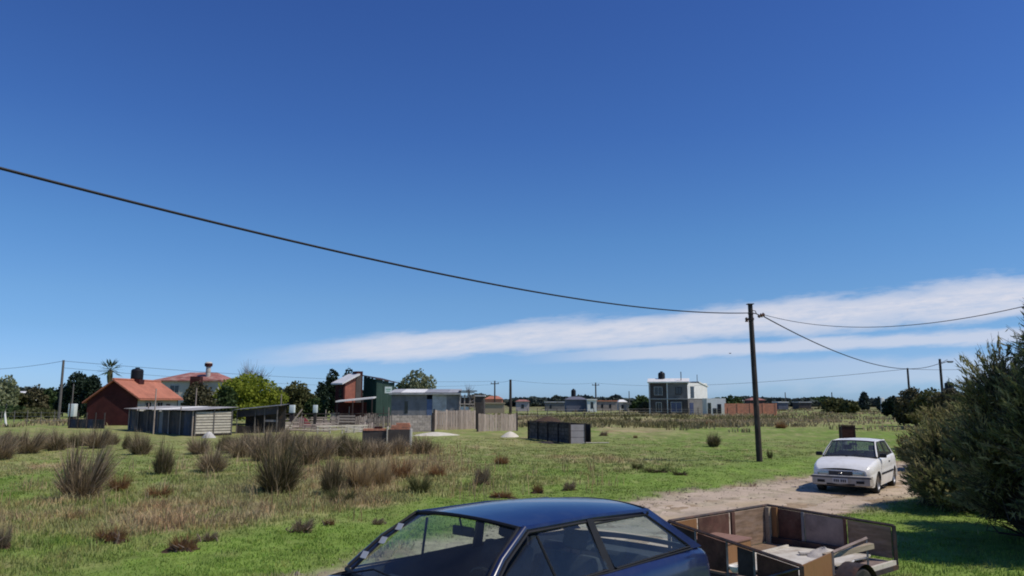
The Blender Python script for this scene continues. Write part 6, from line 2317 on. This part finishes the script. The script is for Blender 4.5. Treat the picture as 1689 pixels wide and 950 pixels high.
        MB().bbox(hx - .07, hx + .07, s * hy - .012, s * hy + .012, lerp_tab(B_, hx) - .17, lerp_tab(B_, hx) - .135, .006).build('handle', M['black'], dr)
        # rubbing strip
        st = MB()
        rws = []
        for x in np.linspace(xr + R + .03, xf - R - .03, 14):
            y0 = yprof(x, .5)
            rws.append([(x, s * (y0 - .0), .545), (x, s * (y0 + .016), .535), (x, s * (y0 + .016), .495), (x, s * y0, .485)])
        st.grid([r if s > 0 else r[::-1] for r in rws])
        st.build('side_strip', M['black'], root)
        # mirror
        if s < 0 and P.get('one_mirror'):
            for xw in (xf, xr):
                wheel(root, xw, s * (lerp_tab(W_, xw) - .115), P['wr'], s)
            continue
        m0 = Ao + Vector((-.12, s * .02, .03))
        mr = MB().bbox(-.06, .06, -.085, .085, -.055, .055, .025, Matrix.Translation(m0 + Vector((.0, s * .125, .02))))
        mr.tube([m0 + Vector((0, -s * .02, -.02)), m0 + Vector((0, s * .06, .0))], .02, 6)
        mo = mr.build('side_mirror', M['black'], root)
        MB().box(-.066, -.0615, -.07, .07, -.04, .04, Matrix.Translation(m0 + Vector((.0, s * .125, .02)))).build('mirror_glass', M['chrome'], mo)
        for xw in (xf, xr):
            wheel(root, xw, s * (lerp_tab(W_, xw) - .115), P['wr'], s)

    # windscreen and rear window, curved
    def screen(tc, bc, tw, bw, tb, bb, name, mt):
        rows = []
        for i in range(7):
            t = i / 6
            row = []
            for k in range(13):
                q = k / 6 - 1
                x = tc[0] + (bc[0] - tc[0]) * t + (tb + (bb - tb) * t) * (1 - q * q)
                z = tc[1] + (bc[1] - tc[1]) * t + .012 * sin(pi * t) + (P['crown'] * .7 * (1 - t)) * (1 - q * q)
                row.append((x, (tw + (bw - tw) * t) * q, z))
            rows.append(row)
        return MB().grid(rows).build(name, M[mt], root)

    a0, a1 = g['a_top'], g['a_base']
    screen((a0[0] + .01, zr - .0), (a1[0] + .02, a1[2] - .01), a0[1] - .008, a1[1] - .008, .055, .14, 'windscreen', P.get('frontglass', 'glass'))
    MB().tube([(a0[0] + .012 + .055 * (1 - q * q), a0[1] * q, zr + .004 + P['crown'] * .72 * (1 - q * q)) for q in np.linspace(-1, 1, 15)], .014, 6).build('window_seal', M['black'], root)
    MB().tube([(a1[0] + .03 + .14 * (1 - q * q), a1[1] * q, a1[2] - .008) for q in np.linspace(-1, 1, 15)], .018, 6).build('window_seal', M['black'], root)
    db = g['d_base']
    screen((rb - .03, zr + .01), (db[0] - .0, db[2] + .01), ryb - .03, db[1] - .05, -.05, -.06, 'rear_window', 'glass')
    MB().tube([(rb - .045 - .05 * (1 - q * q), (ryb - .02) * q, zr - .006 + P['crown'] * .72 * (1 - q * q)) for q in np.linspace(-1, 1, 13)], .016, 6).build('window_seal', M['black'], root)
    # wipers
    for y0, y1 in ((-.1, .42), (-.55, -.02)):
        MB().tube([(a1[0] + .18, y0, a1[2] + .0), (a1[0] + .10, (y0 + y1) / 2, a1[2] + .06), (a1[0] + .10, y1, a1[2] + .035)], .007, 5).build('wiper', M['black'], root)
    # dashboard, seats, steering wheel, mirror
    dz = a1[2] - .07
    MB().bbox(a1[0] - .36, a1[0] + .12, -.655, .655, dz - .24, dz, .06).build('dashboard', M['dash'], root)
    for y in (-.36, .36):
        seat = MB().bbox(-.55, .02, y - .25, y + .25, .38, .52, .05).build('seat_cushion', M['seat'], root)
        bk = Matrix.Translation((-.50, y, .50)) @ Matrix.Rotation(radians(-17), 4, 'Y')
        MB().bbox(-.07, .07, -.25, .25, 0, .56, .05, bk).build('seat_back', M['seat'], root)
        hr = MB().bbox(-.045, .045, -.13, .13, .59, .74, .04, bk)
        hr.tube([(0, -.05, .54), (0, -.05, .6)], .008, 5, M=bk).tube([(0, .05, .54), (0, .05, .6)], .008, 5, M=bk)
        hr.build('headrest', M['seat'], root)
    MB().bbox(-1.30, -.85, -.60, .60, .38, .50, .05).build('rear_seat', M['seat'], root)
    bk = Matrix.Translation((-1.25, 0, .48)) @ Matrix.Rotation(radians(-20), 4, 'Y')
    MB().bbox(-.06, .06, -.60, .60, 0, .50, .05, bk).build('rear_seat', M['seat'], root)
    MB().box(-1.40, tail + .14, -.66, .66, .86, .885).build('parcel_shelf', M['seat'], root)
    sw = Matrix.Translation((a1[0] - .42, .36, dz - .0)) @ Matrix.Rotation(radians(-65), 4, 'Y')
    ring = [(.185 * cos(q), .185 * sin(q), 0) for q in np.linspace(0, 2 * pi, 25)]
    s_ = MB().tube(ring, .014, 6, False, sw)
    s_.tube([(-.18, 0, 0), (0, 0, -.03), (.18, 0, 0)], .012, 5, M=sw).tube([(0, 0, -.03), (0, .18, 0)], .012, 5, M=sw)
    s_.build('steering_wheel', M['black'], root)
    rm = MB().bbox(-.012, .012, -.11, .11, -.035, .035, .01, Matrix.Translation((a0[0] + .02, 0, zr - .075)))
    rm.tube([(a0[0] + .03, 0, zr - .07), (a0[0] + .06, 0, zr + .02)], .008, 5)
    rm.build('rear_view_mirror', M['black'], root)
    # bumpers
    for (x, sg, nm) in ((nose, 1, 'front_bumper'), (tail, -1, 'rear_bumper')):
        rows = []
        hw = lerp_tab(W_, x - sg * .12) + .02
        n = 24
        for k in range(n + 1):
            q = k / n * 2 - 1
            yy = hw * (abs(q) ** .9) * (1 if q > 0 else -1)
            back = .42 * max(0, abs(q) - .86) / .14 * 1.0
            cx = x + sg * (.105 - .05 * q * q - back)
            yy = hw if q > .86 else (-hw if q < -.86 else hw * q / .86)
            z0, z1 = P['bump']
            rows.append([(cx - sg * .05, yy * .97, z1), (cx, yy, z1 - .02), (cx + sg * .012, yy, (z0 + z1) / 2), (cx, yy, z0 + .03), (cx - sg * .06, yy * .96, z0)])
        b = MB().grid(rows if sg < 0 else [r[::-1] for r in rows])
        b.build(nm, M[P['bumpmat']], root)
    # lights, grille, plate
    zt = lerp_tab(B_, nose)
    hx = nose + .0
    for s in (1, -1):
        y0, y1 = P['lamp']
        q = []
        rows = []
        for k in range(9):
            yy = y0 + (y1 - y0) * k / 8
            bx = hx + .035 * (1 - (yy / .7) ** 2) + .012 - .10 * max(0, (yy - .56) / .12) ** 1.5
            rows.append([(bx - .03, s * yy, zt - .03), (bx, s * yy, zt - .045), (bx + .012, s * yy, zt - .12), (bx, s * yy, zt - .045 - P['lamph']), (bx - .03, s * yy, zt - .05 - P['lamph'])])
        MB().grid(rows if s < 0 else [r[::-1] for r in rows]).build('headlight', M['lampglass'], root)
        MB().bbox(tail - .045, tail + .02, s * .48 - .16, s * .48 + .16, .66, .80, .015).build('tail_light', M['redlens'], root)
        z0 = P['bump'][0]
        MB().bbox(hx + .09, hx + .108, s * .50 - .10, s * .50 + .10, z0 + .08, z0 + .15, .006).build('fog_lamp', M['black'], root)
    gr = MB()
    for k in range(5):
        z = zt - .05 - k * P['lamph'] / 5
        gr.box(hx + .040, hx + .052, -P['lamp'][0] + .01, P['lamp'][0] - .01, z - .014, z)
    gr.build('grille_bars', M['greyplastic'], root)
    MB().box(hx + .028, hx + .0385, -P['lamp'][0] + .005, P['lamp'][0] - .005, zt - .05 - P['lamph'], zt - .035).build('grille', M['black'], root)
    # dark gap under lamps and grille, intake in the bumper
    MB().grid([[(hx + .030 + .035 * (1 - (y / .7) ** 2) - .06 * max(0, (abs(y) - .56) / .12) ** 1.5, y, zt - .048 - P['lamph'] - dz_) for y in np.linspace(-.66, .66, 19)] for dz_ in (0, .035)][::-1]).build('lamp_gap', M['black'], root)
    if P['bumpmat'] != 'greyplastic':
        zi = P['bump'][0]
        rws = [[(hx + .124 - .05 * (y / .8) ** 2, y, zi + hh_) for y in np.linspace(-.78, .78, 21)] for hh_ in (.205, .245)]
        MB().grid(rws[::-1]).build('bumper_strip', M['greyplastic'], root)
        MB().bbox(hx + .085, hx + .106, -.36, .36, zi + .015, zi + .07, .006).build('air_intake', M['black'], root)
    em = Matrix.Translation((hx + .06, 0, zt - .045 - P['lamph'] / 2)) @ Matrix.Rotation(pi / 2, 4, 'Y')
    MB().tube([(.045 * cos(q), .045 * sin(q), 0) for q in np.linspace(0, 2 * pi, 17)], .006, 5, False, em).tube([(-.03, -.03, 0), (.03, 0, 0), (-.03, .03, 0)], .005, 4, M=em).build('emblem', M['chrome'], root)
    z0, z1 = P['bump']
    pz = (z0 + z1) / 2
    pt = MB().bbox(hx + .122, hx + .13, -.20, .20, pz - .065, pz + .065, .004).build('number_plate', M['paper'], root)
    tx = MB()
    for k, wv in enumerate((-.15, -.10, -.05, .03, .08, .13)):
        tx.box(hx + .1305, hx + .132, wv - .016, wv + .016, pz - .035, pz + .035)
    tx.build('plate_marks', M['ink'], pt)
    return root


PB = dict(w=[(-2.12, .70), (-2.04, .765), (-1.6, .815), (-1.0, .83), (.5, .83), (1.1, .825), (1.6, .79), (1.84, .73), (1.9, .68)],
          belt=[(-2.12, .90), (-2.02, .965), (-1.80, .985), (-.6, .962), (.6, .935), (.8, .925), (1.5, .82), (1.84, .72), (1.9, .66)],
          xf=1.10, xr=-1.42, arch=.335, wr=.29, sill=.20, nose=1.9, tail=-2.12, cowl=.86, deck=-1.98,
          roofz=1.325, roof_f=.20, roof_b=-1.38, roof_yf=.565, roof_yb=.55, crown=.05, bump=(.34, .56), bumpmat='greyplastic',
          lamp=(.36, .66), lamph=.13, trim=False, sideglass='glass', one_mirror=True,
          pts=dict(a_top=(.19, .567, 1.325), a_base=(.70, .715, .955), b_top=(-.53, .592, 1.30), b_base=(-.60, .735, .965),
                   c_top=(-1.31, .578, 1.298), c_base=(-1.76, .722, 1.0), d_base=(-2.0, .70, .985), v_top=(.06, .595, 1.27), v_base=(-.02, .738, .945),
                   door=(.74, -.62)))
BX, BY = -0.24, 6.13
blue = car('parked_car', 'dark blue three door hatchback parked in the foreground, seen from above', 'car', (BX, BY, gh(BX, BY) - .01), 3.95, 1.03, 'navy', PB)
blue.rotation_euler = (0, -0.02, 3.95)
# stickers on the far side of the windscreen
for (x, z, y) in ((.60, 1.045, -.655), (.46, 1.14, -.62), (.33, 1.23, -.59)):
    Mx = Matrix.Translation((x + .045, y, z)) @ Matrix.Rotation(radians(-35), 4, 'Y')
    MB().box(-.0015, .0015, 0, .07, -.02, .035, Mx @ Matrix.Rotation(0, 4, 'X')).build('sticker', M['paper'], blue)

PW = dict(PB)
PW.update(w=[(-1.98, .66), (-1.9, .74), (-1.5, .80), (-1.0, .82), (.5, .825), (1.1, .82), (1.55, .79), (1.78, .74), (1.88, .66)],
          belt=[(-1.98, .90), (-1.9, .955), (-1.5, .97), (-.6, .945), (.6, .925), (.8, .925), (1.3, .87), (1.7, .775), (1.84, .70), (1.88, .66)],
          one_mirror=False, xf=1.12, xr=-1.25, nose=1.88, tail=-1.98, deck=-1.86, bump=(.24, .52), bumpmat='dirtshadebumper', lamp=(.31, .67), lamph=.14, crown=.035,
          roofz=1.35, roof_b=-1.35, sideglass='glassdark', frontglass='glassdark', arch=.325, wr=.285,
          pts=dict(a_top=(.19, .575, 1.35), a_base=(.74, .715, .95), b_top=(-.50, .60, 1.325), b_base=(-.56, .73, .95),
                   c_top=(-1.22, .585, 1.315), c_base=(-1.42, .72, .975), d_base=(-1.88, .67, .965), v_top=(.10, .60, 1.29), v_base=(.20, .73, .94),
                   door=(.74, -.58)))
WX, WY = 9.98, 22.5
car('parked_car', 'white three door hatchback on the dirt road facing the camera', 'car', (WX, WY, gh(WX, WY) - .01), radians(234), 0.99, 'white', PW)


# ------------------------------------------------------------------ open cargo trailer
def trailer():
    TX, TY, A, L_, W_ = 3.42, 9.96, 3.83, 2.22, 1.80
    z0 = gh(TX, TY)
    root = thing('cargo_trailer', 'old open cargo trailer with angle iron frame and wooden sides', 'trailer', (TX, TY, z0), A)
    hl, hw = L_ / 2, W_ / 2
    zf = .44                       # floor
    # rim heights: front-far, rear-far, rear-near, front-near
    zt = {(1, -1): .94, (-1, -1): .95, (-1, 1): .88, (1, 1): .68}

    def ztop(x, y):
        fx, fy = (x / hl + 1) / 2, (y / hw + 1) / 2
        return (zt[(-1, -1)] * (1 - fx) * (1 - fy) + zt[(1, -1)] * fx * (1 - fy) + zt[(-1, 1)] * (1 - fx) * fy + zt[(1, 1)] * fx * fy)

    def bar(p, q, t=.022, name='frame_bar', mt='greysteel'):
        p, q = Vector(p), Vector(q)
        return MB().tube([p, q], t, 4).build(name, M[mt], root)

    # floor frame and floor boards
    for k in range(6):
        y = -hw + W_ * k / 6
        MB().box(-hl, hl, y + .004, y + W_ / 6 - .004, zf - .03, zf).build('floor_board', M['plygrey' if k % 2 else 'ply'], root)
    for s in (-1, 1):
        MB().box(-hl, hl, s * hw - .025, s * hw + .025, zf - .09, zf - .033).build('chassis_beam', M['darksteel'], root)
        MB().box(s * hl - .025, s * hl + .025, -hw + .03, hw - .03, zf - .09, zf - .033).build('chassis_beam', M['darksteel'], root)
    # corner posts and top rails
    for (sx, sy) in zt:
        p = Vector((sx * hl, sy * hw, 0))
        bar(p + Vector((0, 0, zf - .09)), p + Vector((0, 0, zt[(sx, sy)])), .028, 'post', 'darksteel')
    bar((hl, -hw, ztop(hl, -hw)), (-hl, -hw, ztop(-hl, -hw)), .02, 'top_rail', 'darksteel')
    bar((-hl, -hw, ztop(-hl, -hw)), (-hl, hw, ztop(-hl, hw)), .02, 'top_rail', 'darksteel')
    bar((hl, -hw, ztop(hl, -hw)), (hl, hw, ztop(hl, hw)), .02, 'top_rail', 'darksteel')
    # far long side: three panels
    def panel_x(x0, x1, y, mt, gap=.02, low=None, name='side_panel'):
        zz = zf + .01 if low is None else low
        q = [(x0, y, zz), (x1, y, zz), (x1, y, ztop(x1, y) - gap), (x0, y, ztop(x0, y) - gap)]
        return MB().slab(q, (0, .018 if y < 0 else -.018, 0)).build(name, M[mt], root)

    def panel_y(y0, y1, x, mt, gap=.02, name='tail_panel'):
        zz = zf + .04
        q = [(x, y0, zz), (x, y1, zz), (x, y1, ztop(x, y1) - gap), (x, y0, ztop(x, y0) - gap)]
        return MB().slab(q, (.018, 0, 0)).build(name, M[mt], root)

    panel_x(hl - .03, hl * .52, -hw + .01, 'orangewood')
    panel_x(hl * .48, -hl * .12, -hw + .01, 'plydark')
    panel_x(-hl * .22, -hl + .04, -hw + .01, 'ply')
    MB().box(-hl * .17 - .035, -hl * .17 + .035, -hw + .03, -hw + .06, zf, ztop(-hl * .17, -hw) - .01).build('post', M['plydark'], root)
    MB().box(-hl + .05, -hl + .12, -hw + .035, -hw + .10, zf, .94).build('post', M['rawwood'], root)
    MB().box(-hl + .03, -hl + .07, -hw + .11, -hw + .19, zf, .94).build('post', M['orangewood'], root)
    panel_y(-hw + .03, -hw * .38, -hl + .01, 'plydark')
    panel_y(-hw * .34, hw * .28, -hl + .01, 'plygrey')
    panel_y(hw * .34, hw - .03, -hl + .01, 'ply')
    for y, mt in ((-hw * .36, 'greysteel'), (hw * .31, 'plydark')):
        MB().box(-hl + .03, -hl + .055, y - .018, y + .018, zf, ztop(-hl, y) - .01).build('post', M[mt], root)
    MB().box(-hl + .03, -hl + .09, -hw + .1, hw * .3, zf + .01, zf + .09).build('bottom_rail', M['darksteel'], root)
    # near long side: front board, then open frame with fender
    panel_x(hl - .01, hl * .42, hw - .0, 'orangewood', .0)
    bar((hl * .40, hw, zf - .1), (hl * .40, hw, ztop(hl * .4, hw)), .018, 'post', 'plygrey')
    bar((hl * .40, hw, ztop(hl * .4, hw)), (-hl * .32, hw + .01, ztop(-hl * .3, hw) - .0), .02, 'top_rail', 'plygrey')
    bar((-hl * .34, hw, zf - .28), (-hl * .34, hw, ztop(-hl * .3, hw) - .01), .013, 'post', 'greysteel')
    bar((hl * .38, hw, zf + .02), (0, hw + .02, zf + .16), .012, 'brace')
    bar((0, hw + .02, zf + .16), (-hl * .34, hw, zf + .14), .012, 'brace')
    # lower tail board seen past the fender
    MB().box(-hl, -hl * .36, hw - .03, hw + .01, zf - .05, zf + .02).build('edge_board', M['limewash'], root)
    # front end frame: posts and diagonal, open
    for y in (-hw * .55, -hw * .05, hw * .35):
        bar((hl, y, zf - .3), (hl, y, ztop(hl, y)), .016, 'post')
    bar((hl, hw, ztop(hl, hw) - .02), (hl + .05, 0.05, zf - .12), .012, 'brace')
    MB().box(hl - .012, hl + .006, -hw + .04, hw - .04, zf - .35, zf - .06).build('front_board', M['darkwood'], root)
    yy_ = [-hw + .04, -hw * .56, -hw * .06, hw * .10, hw * .36, hw - .05]
    for k, (ya, yb) in enumerate(((yy_[0], yy_[1]), (yy_[1] + .03, yy_[2] - .01), (yy_[3], yy_[4] - .01), (yy_[4] + .02, yy_[5]))):
        q = [(hl - .02, ya, zf + .012), (hl - .02, yb, zf + .012), (hl - .02, yb, ztop(hl, yb) - .03), (hl - .02, ya, ztop(hl, ya) - .03)]
        MB().slab(q, (.014, 0, 0)).build('front_panel', M['plydark' if k % 2 else 'darkwood'], root)
    # drawbar
    bar((hl, -hw * .7, zf - .07), (hl + 1.0, -hw * .2, zf - .07), .03, 'drawbar')
    bar((hl, hw * .5, zf - .07), (hl + 1.0, -hw * .2, zf - .07), .03, 'drawbar')
    bar((hl + .05, -hw * .35, zf + .05), (hl + .62, -hw * .15, zf + .10), .013, 'handrail')
    bar((hl + .62, -hw * .15, zf + .10), (hl + .62, -hw * .15, zf - .10), .013, 'handrail')
    # axle, wheels, fenders
    MB().tube([(.20, -hw - .05, .28), (.20, hw + .05, .28)], .035, 8).build('axle', M['darksteel'], root)
    for s in (1, -1):
        wheel(root, .20, s * (hw + .13), .285, s)
        rows = []
        for k in range(15):
            q = pi * (.02 + .96 * k / 14)
            rows.append([(.20 + .33 * cos(q), s * (hw + .02), .285 + .33 * sin(q)), (.20 + .33 * cos(q), s * (hw + .24), .285 + .33 * sin(q))])
        f = MB().grid(rows)
        f.grid([[(p[0], p[1], p[2] - .004) for p in r][::-1] for r in rows])
        f.build('fender', M['darksteel'], root)

    R = Matrix.Translation((TX, TY, z0)) @ Matrix.Rotation(A, 4, 'Z')

    def rest(name, label, cat, loc, rz=0, tilt=(0, 0)):
        p = R @ Vector(loc)
        o = thing(name, label, cat, p, A + rz)
        o.rotation_euler = (tilt[0], tilt[1], A + rz)
        return o

    # load
    c = rest('wooden_box', 'low wooden box with reddish lid in the front of the trailer', 'box', (hl * .50, -hw * .60, zf + .005), .04)
    bw, bd, bh = .32, .27, .26
    for k in range(3):
        MB().box(-bw, bw, -bd + k * 2 * bd / 3 + .004, -bd + (k + 1) * 2 * bd / 3 - .004, bh, bh + .02).build('lid_board', M['boxlid'], c)
    MB().box(-bw + .01, bw - .01, -bd + .02, -bd + .04, 0, bh - .002).build('box_side', M['orangewood'], c)
    MB().box(-bw + .01, bw - .01, bd - .04, bd - .02, 0, bh - .002).build('box_side', M['orangewood'], c)
    MB().box(-bw + .01, -bw + .03, -bd + .042, bd - .042, 0, bh - .002).build('box_side', M['plydark'], c)
    MB().box(bw - .03, bw - .01, -bd + .042, bd - .042, 0, bh - .002).build('box_side', M['plydark'], c)
    s = rest('white_board', 'big flat white board lying on the trailer floor', 'board', (-.10, .18, zf + .03), .03, (radians(3), 0))
    MB().box(-.80, .98, -.62, .52, 0, .022).build('board_sheet', M['whiteboard'], s)
    MB().box(-.78, .96, -.62, -.59, .024, .05).build('edge_batten', M['whiteboard'], s)
    s = rest('white_sack', 'crumpled white sack on the white board', 'sack', (-.50, .28, zf + .05), .5)
    g = np.random.default_rng(5)
    rows = []
    for i in range(14):
        f = i / 13
        rows.append([(.30 * (1 - f) ** .6 * cos(q) * (1 + .25 * float(vnoise(np.array(q * 1.9), np.array(f * 4.), 3))),
                      .20 * (1 - f) ** .6 * sin(q) * (1 + .3 * float(vnoise(np.array(q * 2.3), np.array(f * 4.), 4))),
                      -.02 + .12 * f * (0.8 + .5 * float(vnoise(np.array(q * 1.5), np.array(f * 2.), 9)))) for q in np.linspace(0, 2 * pi, 25)[:-1]])
    MB().grid(rows, True, closed=True).build('sack_body', M['whitesack'], s)
    s = rest('timber_beam', 'weathered beam resting over the near side of the trailer', 'timber', (.38, hw * .86, zf + .20), 2.92, (0, radians(-4)))
    MB().box(0, .80, -.035, .035, 0, .06).build('beam', M['rawwood'], s)
    s = rest('timber_plank', 'short pale plank lying beside the crumpled sack', 'timber', (-.35, .02, zf + .06), 2.4)
    MB().box(0, .55, -.05, .05, 0, .025).build('plank', M['whiteboard'], s)
    s = rest('white_bowl', 'small white rounded bowl wedged in the front frame', 'bowl', (hl - .06, .03, zf + .02), 0)
    MB().lathe([(0, 0), (.05, .005), (.075, .04), (.08, .075), (.072, .072), (.06, .03), (0, .02)], 16).build('bowl_shell', M['whitewall'], s)


trailer()
